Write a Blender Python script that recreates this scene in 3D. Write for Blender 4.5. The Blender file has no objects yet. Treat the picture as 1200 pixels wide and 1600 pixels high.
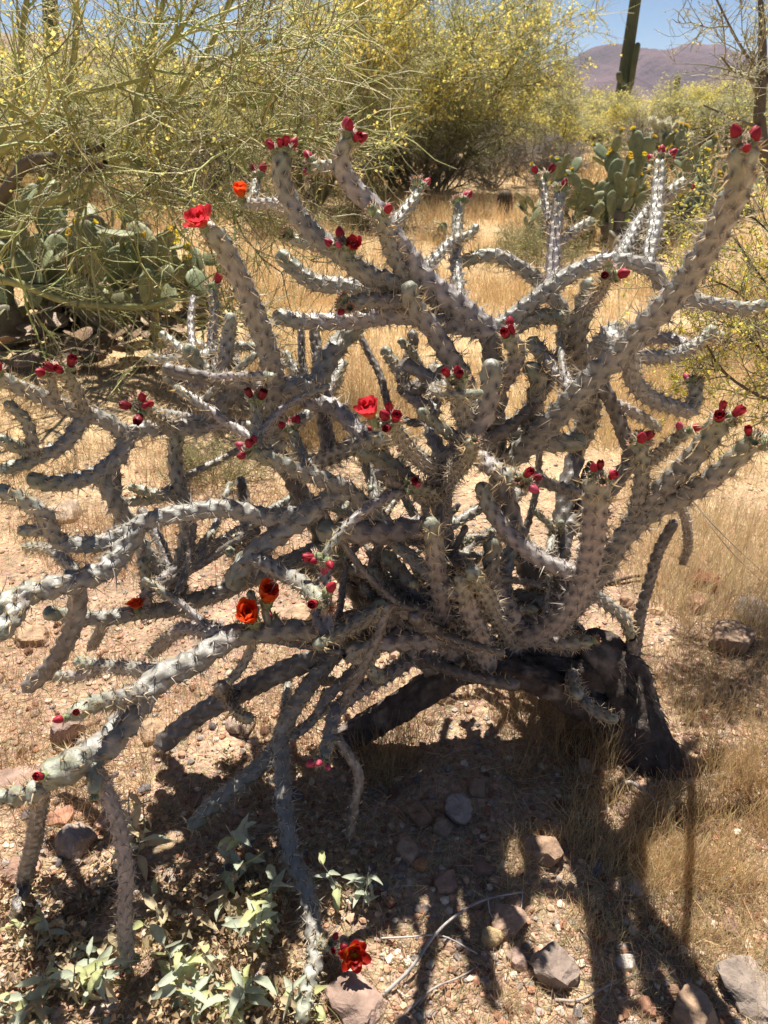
import bpy, math, random
import numpy as np
from math import radians, sin, cos, pi

# ------------------------------------------------------------------ camera, sky, sun, exposure
F = 1202.0; PITCH = radians(28.0); H = 1.4
SUN_AZ = radians(-6.0); SUN_EL = radians(66.0)      # azimuth measured from +Y (view direction), negative = left
scene = bpy.context.scene
C = scene.collection
cam_d = bpy.data.cameras.new('camera'); cam = bpy.data.objects.new('camera', cam_d); C.objects.link(cam)
cam.location = (0, 0, H); cam.rotation_euler = (radians(90) - PITCH, 0, 0)
cam_d.sensor_fit = 'VERTICAL'; cam_d.sensor_height = 34.6; cam_d.sensor_width = 25.95; cam_d.lens = 34.6 * F / 1600.0
cam_d.clip_start = 0.05; cam_d.clip_end = 40000
cam_d.dof.use_dof = True; cam_d.dof.focus_distance = 1.75; cam_d.dof.aperture_fstop = 8.0
scene.camera = cam
world = bpy.data.worlds.new('World'); scene.world = world; world.use_nodes = True
nt = world.node_tree; bg = nt.nodes['Background']
sky = nt.nodes.new('ShaderNodeTexSky'); sky.sky_type = 'NISHITA'; sky.sun_disc = False
sky.sun_elevation = SUN_EL; sky.sun_rotation = SUN_AZ
sky.air_density = 0.65; sky.dust_density = 0.1; sky.ozone_density = 2.5; sky.altitude = 2000
nt.links.new(sky.outputs['Color'], bg.inputs['Color']); bg.inputs['Strength'].default_value = 0.05
sun_d = bpy.data.lights.new('sun', 'SUN'); sun = bpy.data.objects.new('sun', sun_d); C.objects.link(sun)
sun_d.energy = 5.0; sun_d.angle = radians(0.53); sun_d.color = (1.0, 0.94, 0.85)
from mathutils import Vector
sdir = Vector((sin(SUN_AZ) * cos(SUN_EL), cos(SUN_AZ) * cos(SUN_EL), sin(SUN_EL)))
sun.rotation_euler = sdir.to_track_quat('Z', 'Y').to_euler(); sun.location = sdir * 50
scene.view_settings.view_transform = 'Standard'; scene.view_settings.look = 'None'
scene.view_settings.gamma = 1.0; scene.view_settings.use_curve_mapping = False
scene.view_settings.exposure = 1.1
scene.cycles.use_denoising = True; scene.cycles.denoiser = 'OPENIMAGEDENOISE'; scene.cycles.denoising_input_passes = 'RGB_ALBEDO_NORMAL'; scene.cycles.denoising_prefilter = 'ACCURATE'
scene.cycles.max_bounces = 6; scene.cycles.diffuse_bounces = 2; scene.cycles.transparent_max_bounces = 4
scene.cycles.sample_clamp_indirect = 6.0

RNG = np.random.default_rng(7); random.seed(7)

# ------------------------------------------------------------------ helpers
CP, SP = cos(PITCH), sin(PITCH)
def ray(x, y):
    u = (x - 600) / F; v = (800 - y) / F
    return np.array([u, CP + v * SP, -SP + v * CP])
def at(x, y, Y):
    d = ray(x, y); return np.array([0, 0, H]) + d * (Y / d[1])
def at_arr(P):                                   # (n,3) px, py, Y -> world
    u = (P[:, 0] - 600) / F; v = (800 - P[:, 1]) / F
    d = np.stack([u, CP + v * SP, -SP + v * CP], 1)
    t = P[:, 2] / d[:, 1]
    return np.array([0, 0, H]) + d * t[:, None], t
def project(W):
    r = W - np.array([0, 0, H]); f = r[:, 1] * CP - r[:, 2] * SP; up = r[:, 1] * SP + r[:, 2] * CP
    return 600 + F * r[:, 0] / f, 800 - F * up / f

def hash2(ix, iy, s):
    n = (ix.astype(np.int64) * 374761393 + iy.astype(np.int64) * 668265263 + s * 974634777) & 0x7fffffff
    n = ((n ^ (n >> 13)) * 1274126177) & 0x7fffffff
    return ((n ^ (n >> 16)) & 0xffff) / 65535.0
def vnoise(x, y, s=0):
    x = np.asarray(x, float); y = np.asarray(y, float)
    ix = np.floor(x); iy = np.floor(y); fx = x - ix; fy = y - iy
    fx = fx * fx * (3 - 2 * fx); fy = fy * fy * (3 - 2 * fy)
    a = hash2(ix, iy, s); b = hash2(ix + 1, iy, s); c = hash2(ix, iy + 1, s); d = hash2(ix + 1, iy + 1, s)
    return (a * (1 - fx) + b * fx) * (1 - fy) + (c * (1 - fx) + d * fx) * fy
def fbm(x, y, s=0, o=4):
    r = 0; a = 0.5; f = 1.0
    for i in range(o):
        r = r + a * vnoise(np.asarray(x) * f, np.asarray(y) * f, s + i); a *= 0.5; f *= 2.03
    return r
def gz(x, y):                                    # ground height
    x = np.asarray(x, float); y = np.asarray(y, float); r = np.hypot(x, y)
    z = (fbm(x * 1.1, y * 1.1, 3, 3) - .45) * .07 + (fbm(x * 7, y * 7, 9, 3) - .45) * .022 * np.clip(14 - r, 0, 1)
    z = z + (fbm(x * .13 + 5, y * .13, 21, 3) - .45) * .5 * np.clip((r - 6) / 30, 0, 1)
    return z
def on_ground(x, y, dz=0.0):
    d = ray(x, y); t = H / -d[2]
    for _ in range(6):
        p = np.array([0, 0, H]) + d * t; t = (H - float(gz(p[0], p[1])) - dz) / -d[2]
    return np.array([0, 0, H]) + d * t
def norm(a): return a / np.maximum(np.linalg.norm(a, axis=-1, keepdims=True), 1e-9)

class MB:
    def __init__(s): s.V = []; s.C = []; s.Q = []; s.T = []; s.QM = []; s.TM = []; s.n = 0
    def add(s, V, Fc, col=(1, 1, 1), mi=0):
        V = np.asarray(V, float).reshape(-1, 3); Fc = np.asarray(Fc, int)
        col = np.asarray(col, float)
        if col.ndim == 1: col = np.tile(col, (len(V), 1))
        s.V.append(V); s.C.append(col)
        if len(Fc):
            (s.Q if Fc.shape[1] == 4 else s.T).append(Fc + s.n)
            (s.QM if Fc.shape[1] == 4 else s.TM).append(np.full(len(Fc), mi))
        s.n += len(V); return s
    def faces(s, Fc, base, mi=0):
        Fc = np.asarray(Fc, int)
        (s.Q if Fc.shape[1] == 4 else s.T).append(Fc + base); (s.QM if Fc.shape[1] == 4 else s.TM).append(np.full(len(Fc), mi))
    def mesh(s, name, mats, smooth=True):
        me = bpy.data.meshes.new(name)
        V = np.concatenate(s.V); Cc = np.concatenate(s.C)
        Q = np.concatenate(s.Q) if s.Q else np.zeros((0, 4), int); T = np.concatenate(s.T) if s.T else np.zeros((0, 3), int)
        me.vertices.add(len(V)); me.vertices.foreach_set('co', V.astype(np.float32).ravel())
        nl = Q.size + T.size; me.loops.add(nl)
        me.loops.foreach_set('vertex_index', np.concatenate([Q.ravel(), T.ravel()]).astype(np.int32))
        me.polygons.add(len(Q) + len(T))
        st = np.concatenate([np.arange(len(Q)) * 4, Q.size + np.arange(len(T)) * 3])
        me.polygons.foreach_set('loop_start', st.astype(np.int32))
        mi = np.concatenate(s.QM + s.TM) if (s.QM or s.TM) else np.zeros(0)
        for m in mats: me.materials.append(m)
        me.polygons.foreach_set('material_index', mi.astype(np.int32))
        me.polygons.foreach_set('use_smooth', np.full(len(Q) + len(T), smooth))
        ca = me.color_attributes.new('Col', 'FLOAT_COLOR', 'POINT')
        ca.data.foreach_set('color', np.concatenate([Cc, np.ones((len(Cc), 1))], 1).astype(np.float32).ravel())
        me.update(calc_edges=True)
        return me
    def build(s, name, mats, parent=None, smooth=True):
        if not isinstance(mats, (list, tuple)): mats = [mats]
        return link(name, s.mesh(name, mats, smooth), parent)
def link(name, me, parent=None):
    o = bpy.data.objects.new(name, me); C.objects.link(o)
    if parent is not None: o.parent = parent
    return o
def tag(o, label=None, cat=None, group=None, kind=None):
    for k, v in (('label', label), ('category', cat), ('group', group), ('kind', kind)):
        if v: o[k] = v
    return o
def thing(name, loc, label, cat, group=None):
    o = bpy.data.objects.new(name, None); C.objects.link(o); o.location = tuple(float(q) for q in loc); o.empty_display_size = .1
    return tag(o, label, cat, group)

def tubes(P, R, sides=3):                        # P (n,k,3), R (n,k) -> V, Q
    n, k, _ = P.shape
    T = norm(np.gradient(P, axis=1)); md = norm(P[:, -1] - P[:, 0])
    ref = np.where(np.abs(md[:, 2:3]) > .8, np.array([[1., 0, 0]]), np.array([[0., 0, 1]]))
    ref = np.repeat(ref[:, None], k, 1)
    a = norm(ref - (ref * T).sum(-1, keepdims=True) * T); b = np.cross(T, a)
    th = np.arange(sides) * 2 * pi / sides
    V = P[:, :, None] + R[:, :, None, None] * (a[:, :, None] * np.cos(th)[None, None, :, None] + b[:, :, None] * np.sin(th)[None, None, :, None])
    idx = np.arange(n * k * sides).reshape(n, k, sides)
    nx = np.roll(idx, -1, 2)
    Q = np.stack([idx[:, :-1], nx[:, :-1], nx[:, 1:], idx[:, 1:]], -1).reshape(-1, 4)
    return V.reshape(-1, 3), Q
def grow(S, D, L, k, wig, up, rng):              # curved paths
    n = len(S); D = norm(D); P = np.zeros((n, k, 3)); P[:, 0] = S
    for i in range(1, k):
        D = norm(D + rng.normal(0, wig, (n, 3)) + np.array([0, 0, up]) * 1.0)
        P[:, i] = P[:, i - 1] + D * (L / (k - 1))[:, None]
    return P
def spawn(P, R, n, rng, lo=.25, hi=1.0, ang=(.4, 1.0)):   # n child starts on paths P
    i = rng.integers(0, len(P), n); t = rng.uniform(lo, hi, n) * (P.shape[1] - 1)
    j = np.minimum(t.astype(int), P.shape[1] - 2); f = (t - j)[:, None]
    S = P[i, j] * (1 - f) + P[i, j + 1] * f; T = norm(P[i, j + 1] - P[i, j])
    r = norm(np.cross(T, rng.normal(size=(n, 3)))); a = rng.uniform(*ang, n)[:, None]
    rad = R[i, j] * (1 - f[:, 0]) + R[i, j + 1] * f[:, 0]
    return S, T * np.cos(a) + r * np.sin(a), rad
def flakes(P, size, rng, aspect=.6, fold=.25):   # little folded leaf faces: 4 verts, 2 tris each
    n = len(P); a = norm(rng.normal(size=(n, 3))); b = norm(np.cross(a, rng.normal(size=(n, 3)))); c = np.cross(a, b)
    size = np.broadcast_to(np.asarray(size, float), (n,))[:, None]
    V = np.stack([P, P + size * (a * .5 + b * aspect * .5 + c * fold * .5), P + size * a, P + size * (a * .5 - b * aspect * .5 + c * fold * .5)], 1)
    idx = np.arange(n * 4).reshape(n, 4)
    return V.reshape(-1, 3), np.concatenate([idx[:, [0, 1, 2]], idx[:, [0, 2, 3]]])
def jit(col, n, rng, s=.15):
    return np.clip(np.asarray(col)[None] * (1 + rng.normal(0, s, (n, 1))) * (1 + rng.normal(0, s * .3, (n, 3))), 0.005, 1)
def catmull(P, step):                            # P (n,m) control rows, first 2 columns give arc length
    P = np.asarray(P, float)
    if len(P) == 2: P = np.array([P[0], (P[0] + P[1]) / 2, P[1]])
    Q = np.vstack([2 * P[0] - P[1], P, 2 * P[-1] - P[-2]]); out = []
    for i in range(1, len(Q) - 2):
        p0, p1, p2, p3 = Q[i - 1], Q[i], Q[i + 1], Q[i + 2]
        m = max(2, int(np.linalg.norm(p2[:2] - p1[:2]) / step))
        t = (np.arange(m) / m)[:, None]
        out.append(.5 * (2 * p1 + (p2 - p0) * t + (2 * p0 - 5 * p1 + 4 * p2 - p3) * t ** 2 + (3 * p1 - p0 - 3 * p2 + p3) * t ** 3))
    out.append(P[-1:]); return np.vstack(out)

# ------------------------------------------------------------------ materials
def mat(name, col=None, rough=.8, nscale=0, namt=0.0, bump=0.0, bscale=60, trans=0.0, spec=.3, vcol=True, col2=None, sheen=0, sat2=None, bdist=.01):
    m = bpy.data.materials.new(name); m.use_nodes = True; t = m.node_tree; N = t.nodes; L = t.links
    b = N['Principled BSDF']; out = N['Material Output']
    b.inputs['Roughness'].default_value = rough; b.inputs['Specular IOR Level'].default_value = spec
    tc = N.new('ShaderNodeTexCoord'); src = None
    if vcol:
        a = N.new('ShaderNodeAttribute'); a.attribute_name = 'Col'; src = a.outputs['Color']
    else:
        r = N.new('ShaderNodeRGB'); r.outputs[0].default_value = (*col, 1); src = r.outputs[0]
    if nscale:
        no = N.new('ShaderNodeTexNoise'); no.inputs['Scale'].default_value = nscale; no.inputs['Detail'].default_value = 6
        L.new(tc.outputs['Object'], no.inputs['Vector'])
        ramp = N.new('ShaderNodeMapRange'); ramp.inputs['From Min'].default_value = .3; ramp.inputs['From Max'].default_value = .7
        ramp.inputs['To Min'].default_value = 1 - namt; ramp.inputs['To Max'].default_value = 1 + namt
        L.new(no.outputs['Fac'], ramp.inputs['Value'])
        mx = N.new('ShaderNodeMix'); mx.data_type = 'RGBA'; mx.blend_type = 'MULTIPLY'; mx.inputs['Factor'].default_value = 1
        L.new(src, mx.inputs[6]); L.new(ramp.outputs['Result'], mx.inputs[7]); src = mx.outputs[2]
        if col2 is not None:
            n2 = N.new('ShaderNodeTexNoise'); n2.inputs['Scale'].default_value = nscale * .37; n2.inputs['Detail'].default_value = 5
            L.new(tc.outputs['Object'], n2.inputs['Vector'])
            r2 = N.new('ShaderNodeMapRange'); r2.inputs['From Min'].default_value = .48; r2.inputs['From Max'].default_value = .66
            L.new(n2.outputs['Fac'], r2.inputs['Value'])
            m2 = N.new('ShaderNodeMix'); m2.data_type = 'RGBA'; L.new(r2.outputs['Result'], m2.inputs['Factor'])
            L.new(src, m2.inputs[6]); m2.inputs[7].default_value = (*col2, 1); src = m2.outputs[2]
    L.new(src, b.inputs['Base Color'])
    if bump:
        nb = N.new('ShaderNodeTexNoise'); nb.inputs['Scale'].default_value = bscale; nb.inputs['Detail'].default_value = 8; nb.inputs['Roughness'].default_value = .65
        L.new(tc.outputs['Object'], nb.inputs['Vector'])
        bp = N.new('ShaderNodeBump'); bp.inputs['Strength'].default_value = bump; bp.inputs['Distance'].default_value = bdist
        L.new(nb.outputs['Fac'], bp.inputs['Height']); L.new(bp.outputs['Normal'], b.inputs['Normal'])
    if trans:
        tr = N.new('ShaderNodeBsdfTranslucent'); L.new(src, tr.inputs['Color'])
        ms = N.new('ShaderNodeMixShader'); ms.inputs[0].default_value = trans
        L.new(b.outputs[0], ms.inputs[1]); L.new(tr.outputs[0], ms.inputs[2]); L.new(ms.outputs[0], out.inputs['Surface'])
    return m
M = dict(
    stem=mat('cholla_skin', rough=.42, nscale=55, namt=.25, bump=.45, bscale=240, spec=.6, bdist=.003),
    bark=mat('old_bark', rough=.9, nscale=40, namt=.45, bump=1.0, bscale=70, spec=.15, bdist=.012),
    spine=mat('spine', rough=.5, trans=.45),
    petal=mat('petal', rough=.45, trans=.6, nscale=120, namt=.15),
    bud=mat('bud', rough=.5, trans=.15, nscale=150, namt=.2),
    grass=mat('dry_grass', rough=.6, trans=.35),
    rock=mat('rock', rough=.9, nscale=28, namt=.3, bump=.8, bscale=55, spec=.2, bdist=.008),
    pebble=mat('pebble', rough=.9, nscale=90, namt=.25, bump=.4, bscale=150, spec=.2, bdist=.004),
    twig=mat('green_twig', rough=.65, nscale=30, namt=.2, trans=.0),
    leaf=mat('leaf', rough=.55, trans=.4, nscale=60, namt=.15),
    blossom=mat('yellow_blossom', rough=.6, trans=.45),
    pad=mat('pad_skin', rough=.55, nscale=14, namt=.25, bump=.2, bscale=60, spec=.3),
    saguaro=mat('saguaro_skin', rough=.7, nscale=3, namt=.2),
    mount=mat('mountain_rock', rough=1, nscale=.006, namt=.35, spec=0, bump=1.0, bscale=.02, bdist=25),
    litter=mat('dry_litter', rough=.7, trans=.2),
    wood=mat('dead_wood', rough=.85, nscale=35, namt=.35, bump=.6, bscale=90, spec=.2, bdist=.005),
)

# ------------------------------------------------------------------ the ground
def ground_material():
    m = bpy.data.materials.new('desert_soil'); m.use_nodes = True; t = m.node_tree; N = t.nodes; L = t.links; b = N['Principled BSDF']
    b.inputs['Roughness'].default_value = .95; b.inputs['Specular IOR Level'].default_value = .15
    a = N.new('ShaderNodeAttribute'); a.attribute_name = 'Col'; tc = N.new('ShaderNodeTexCoord')
    src = a.outputs['Color']
    for sc, lo, hi in ((9, .72, 1.25), (70, .62, 1.35), (420, .7, 1.3)):
        no = N.new('ShaderNodeTexNoise'); no.inputs['Scale'].default_value = sc; no.inputs['Detail'].default_value = 5; L.new(tc.outputs['Object'], no.inputs['Vector'])
        mr = N.new('ShaderNodeMapRange'); mr.inputs['From Min'].default_value = .3; mr.inputs['From Max'].default_value = .7; mr.inputs['To Min'].default_value = lo; mr.inputs['To Max'].default_value = hi
        L.new(no.outputs['Fac'], mr.inputs['Value'])
        mx = N.new('ShaderNodeMix'); mx.data_type = 'RGBA'; mx.blend_type = 'MULTIPLY'; mx.inputs['Factor'].default_value = 1
        L.new(src, mx.inputs[6]); L.new(mr.outputs['Result'], mx.inputs[7]); src = mx.outputs[2]
    vo = N.new('ShaderNodeTexVoronoi'); vo.inputs['Scale'].default_value = 95; L.new(tc.outputs['Object'], vo.inputs['Vector'])
    hs = N.new('ShaderNodeMix'); hs.data_type = 'RGBA'; hs.blend_type = 'OVERLAY'; hs.inputs['Factor'].default_value = .10
    L.new(src, hs.inputs[6]); L.new(vo.outputs['Color'], hs.inputs[7]); src = hs.outputs[2]
    L.new(src, b.inputs['Base Color'])
    nb = N.new('ShaderNodeTexNoise'); nb.inputs['Scale'].default_value = 120; nb.inputs['Detail'].default_value = 8; nb.inputs['Roughness'].default_value = .7; L.new(tc.outputs['Object'], nb.inputs['Vector'])
    bp = N.new('ShaderNodeBump'); bp.inputs['Strength'].default_value = .9; bp.inputs['Distance'].default_value = .008
    L.new(nb.outputs['Fac'], bp.inputs['Height'])
    b2 = N.new('ShaderNodeBump'); b2.inputs['Strength'].default_value = .6; b2.inputs['Distance'].default_value = .006
    L.new(vo.outputs['Distance'], b2.inputs['Height']); b2.invert = True; L.new(bp.outputs['Normal'], b2.inputs['Normal'])
    L.new(b2.outputs['Normal'], b.inputs['Normal'])
    return m
def ground():
    rr = [0.12]
    while rr[-1] < 9000: rr.append(rr[-1] * (1.017 if rr[-1] < 12 else 1.05))
    rr = np.array(rr)
    th = np.concatenate([np.linspace(-48, 48, 280), np.linspace(48, 312, 62)[1:-1]]) * pi / 180
    R, TH = np.meshgrid(rr, th, indexing='ij'); X = R * np.sin(TH); Y = R * np.cos(TH)
    Z = gz(X, Y)
    V = np.stack([X, Y, Z], -1).reshape(-1, 3); n = len(th)
    idx = np.arange(V.shape[0]).reshape(len(rr), n); nx = np.roll(idx, -1, 1)
    Q = np.stack([idx[:-1], idx[1:], nx[1:], nx[:-1]], -1).reshape(-1, 4)[:, ::-1]
    x, y = V[:, 0], V[:, 1]
    dist = np.hypot(x, y)
    w = np.clip(fbm(x * .9, y * .9, 50, 4) * 2.2 - .6, 0, 1)[:, None]
    near = np.array([.40, .27, .185]) * (1 - w) + np.array([.46, .325, .215]) * w
    gold = np.array([.52, .37, .20]) * (1 - w) + np.array([.46, .32, .18]) * w
    f = np.clip((dist - 2.3) / 1.5, 0, 1)[:, None]
    col = near * (1 - f) + gold * f
    far = np.clip((dist - 25) / 60, 0, 1)[:, None]; col = col * (1 - far) + np.array([.30, .25, .16]) * far
    mb = MB(); mb.add(V, Q, col)
    mb.V.append(np.array([[0, 0, float(gz(0, 0))]])); mb.C.append(col[:1]); c = mb.n; mb.n += 1
    mb.T.append(np.stack([np.full(n, c), idx[0], nx[0]], -1)[:, ::-1]); mb.TM.append(np.zeros(n))
    return tag(mb.build('ground', ground_material()), kind='structure')
ground()

# ------------------------------------------------------------------ mountains and hills
def ridge(name, prof, Y, depth, col, seed, rough=.16, step=7):
    prof = np.array(prof, float)
    xs = np.arange(prof[0, 0], prof[-1, 0] + 1, step)
    ys = np.interp(xs, prof[:, 0], prof[:, 1])
    nd = 46; Vs = np.zeros((nd, len(xs), 3))
    for i in range(nd):
        q = i / (nd - 1)                          # 0 front foot .. .62 crest .. 1 back
        Yq = Y + (q - .62) * depth
        crest = np.array([at(a, b, Y) for a, b in zip(xs, ys)])
        h = crest[:, 2]; s = np.clip(q / .62, 0, 1) if q < .62 else np.clip((1 - q) / .38, 0, 1)
        X = crest[:, 0] * (1 + .0 * q)
        gully = 1 - np.abs(2 * fbm(X / (depth * .10) + 2.5 * fbm(X / depth * 4, np.full_like(X, q * 3), seed + 9), np.full_like(X, q * 2.2), seed, 5) - 1)
        env = s ** 1.15
        z = h * env + h * rough * 5.5 * (gully - .62) * (4 * s * (1 - s * .93)) * .8
        Vs[i] = np.stack([X, np.full_like(X, Yq), np.maximum(z, -2) - (1 - s) * 6], -1)
    idx = np.arange(nd * len(xs)).reshape(nd, len(xs))
    Q = np.stack([idx[:-1, :-1], idx[:-1, 1:], idx[1:, 1:], idx[1:, :-1]], -1).reshape(-1, 4)
    V = Vs.reshape(-1, 3); w = fbm(V[:, 0] / depth * 9, V[:, 2] / depth * 14, seed + 3, 4)[:, None]
    colr = np.array(col)[None] * (.35 + 1.3 * w)
    return tag(MB().add(V, Q, colr).build(name, M['mount']), kind='structure')
ridge('mountains', [(560, 150), (700, 128), (820, 112), (880, 98), (900, 92), (925, 80), (945, 74), (960, 74), (970, 79), (1000, 80), (1025, 79), (1045, 76), (1065, 71), (1092, 70),
                    (1110, 74), (1125, 73), (1132, 80), (1150, 88), (1170, 91), (1220, 97), (1300, 108), (1420, 130)], 2600, 1500, (.15, .095, .10), 4, step=4)
ridge('hills', [(1060, 150), (1095, 133), (1115, 121), (1140, 115), (1180, 116), (1240, 112), (1340, 125), (1450, 150)], 700, 300, (.16, .12, .10), 8, step=6)
ridge('hills', [(-420, 70), (-200, 48), (0, 52), (60, 55), (120, 66), (200, 84), (290, 96), (380, 110), (520, 132), (640, 150)], 420, 260, (.36, .27, .19), 12, step=9)

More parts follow.
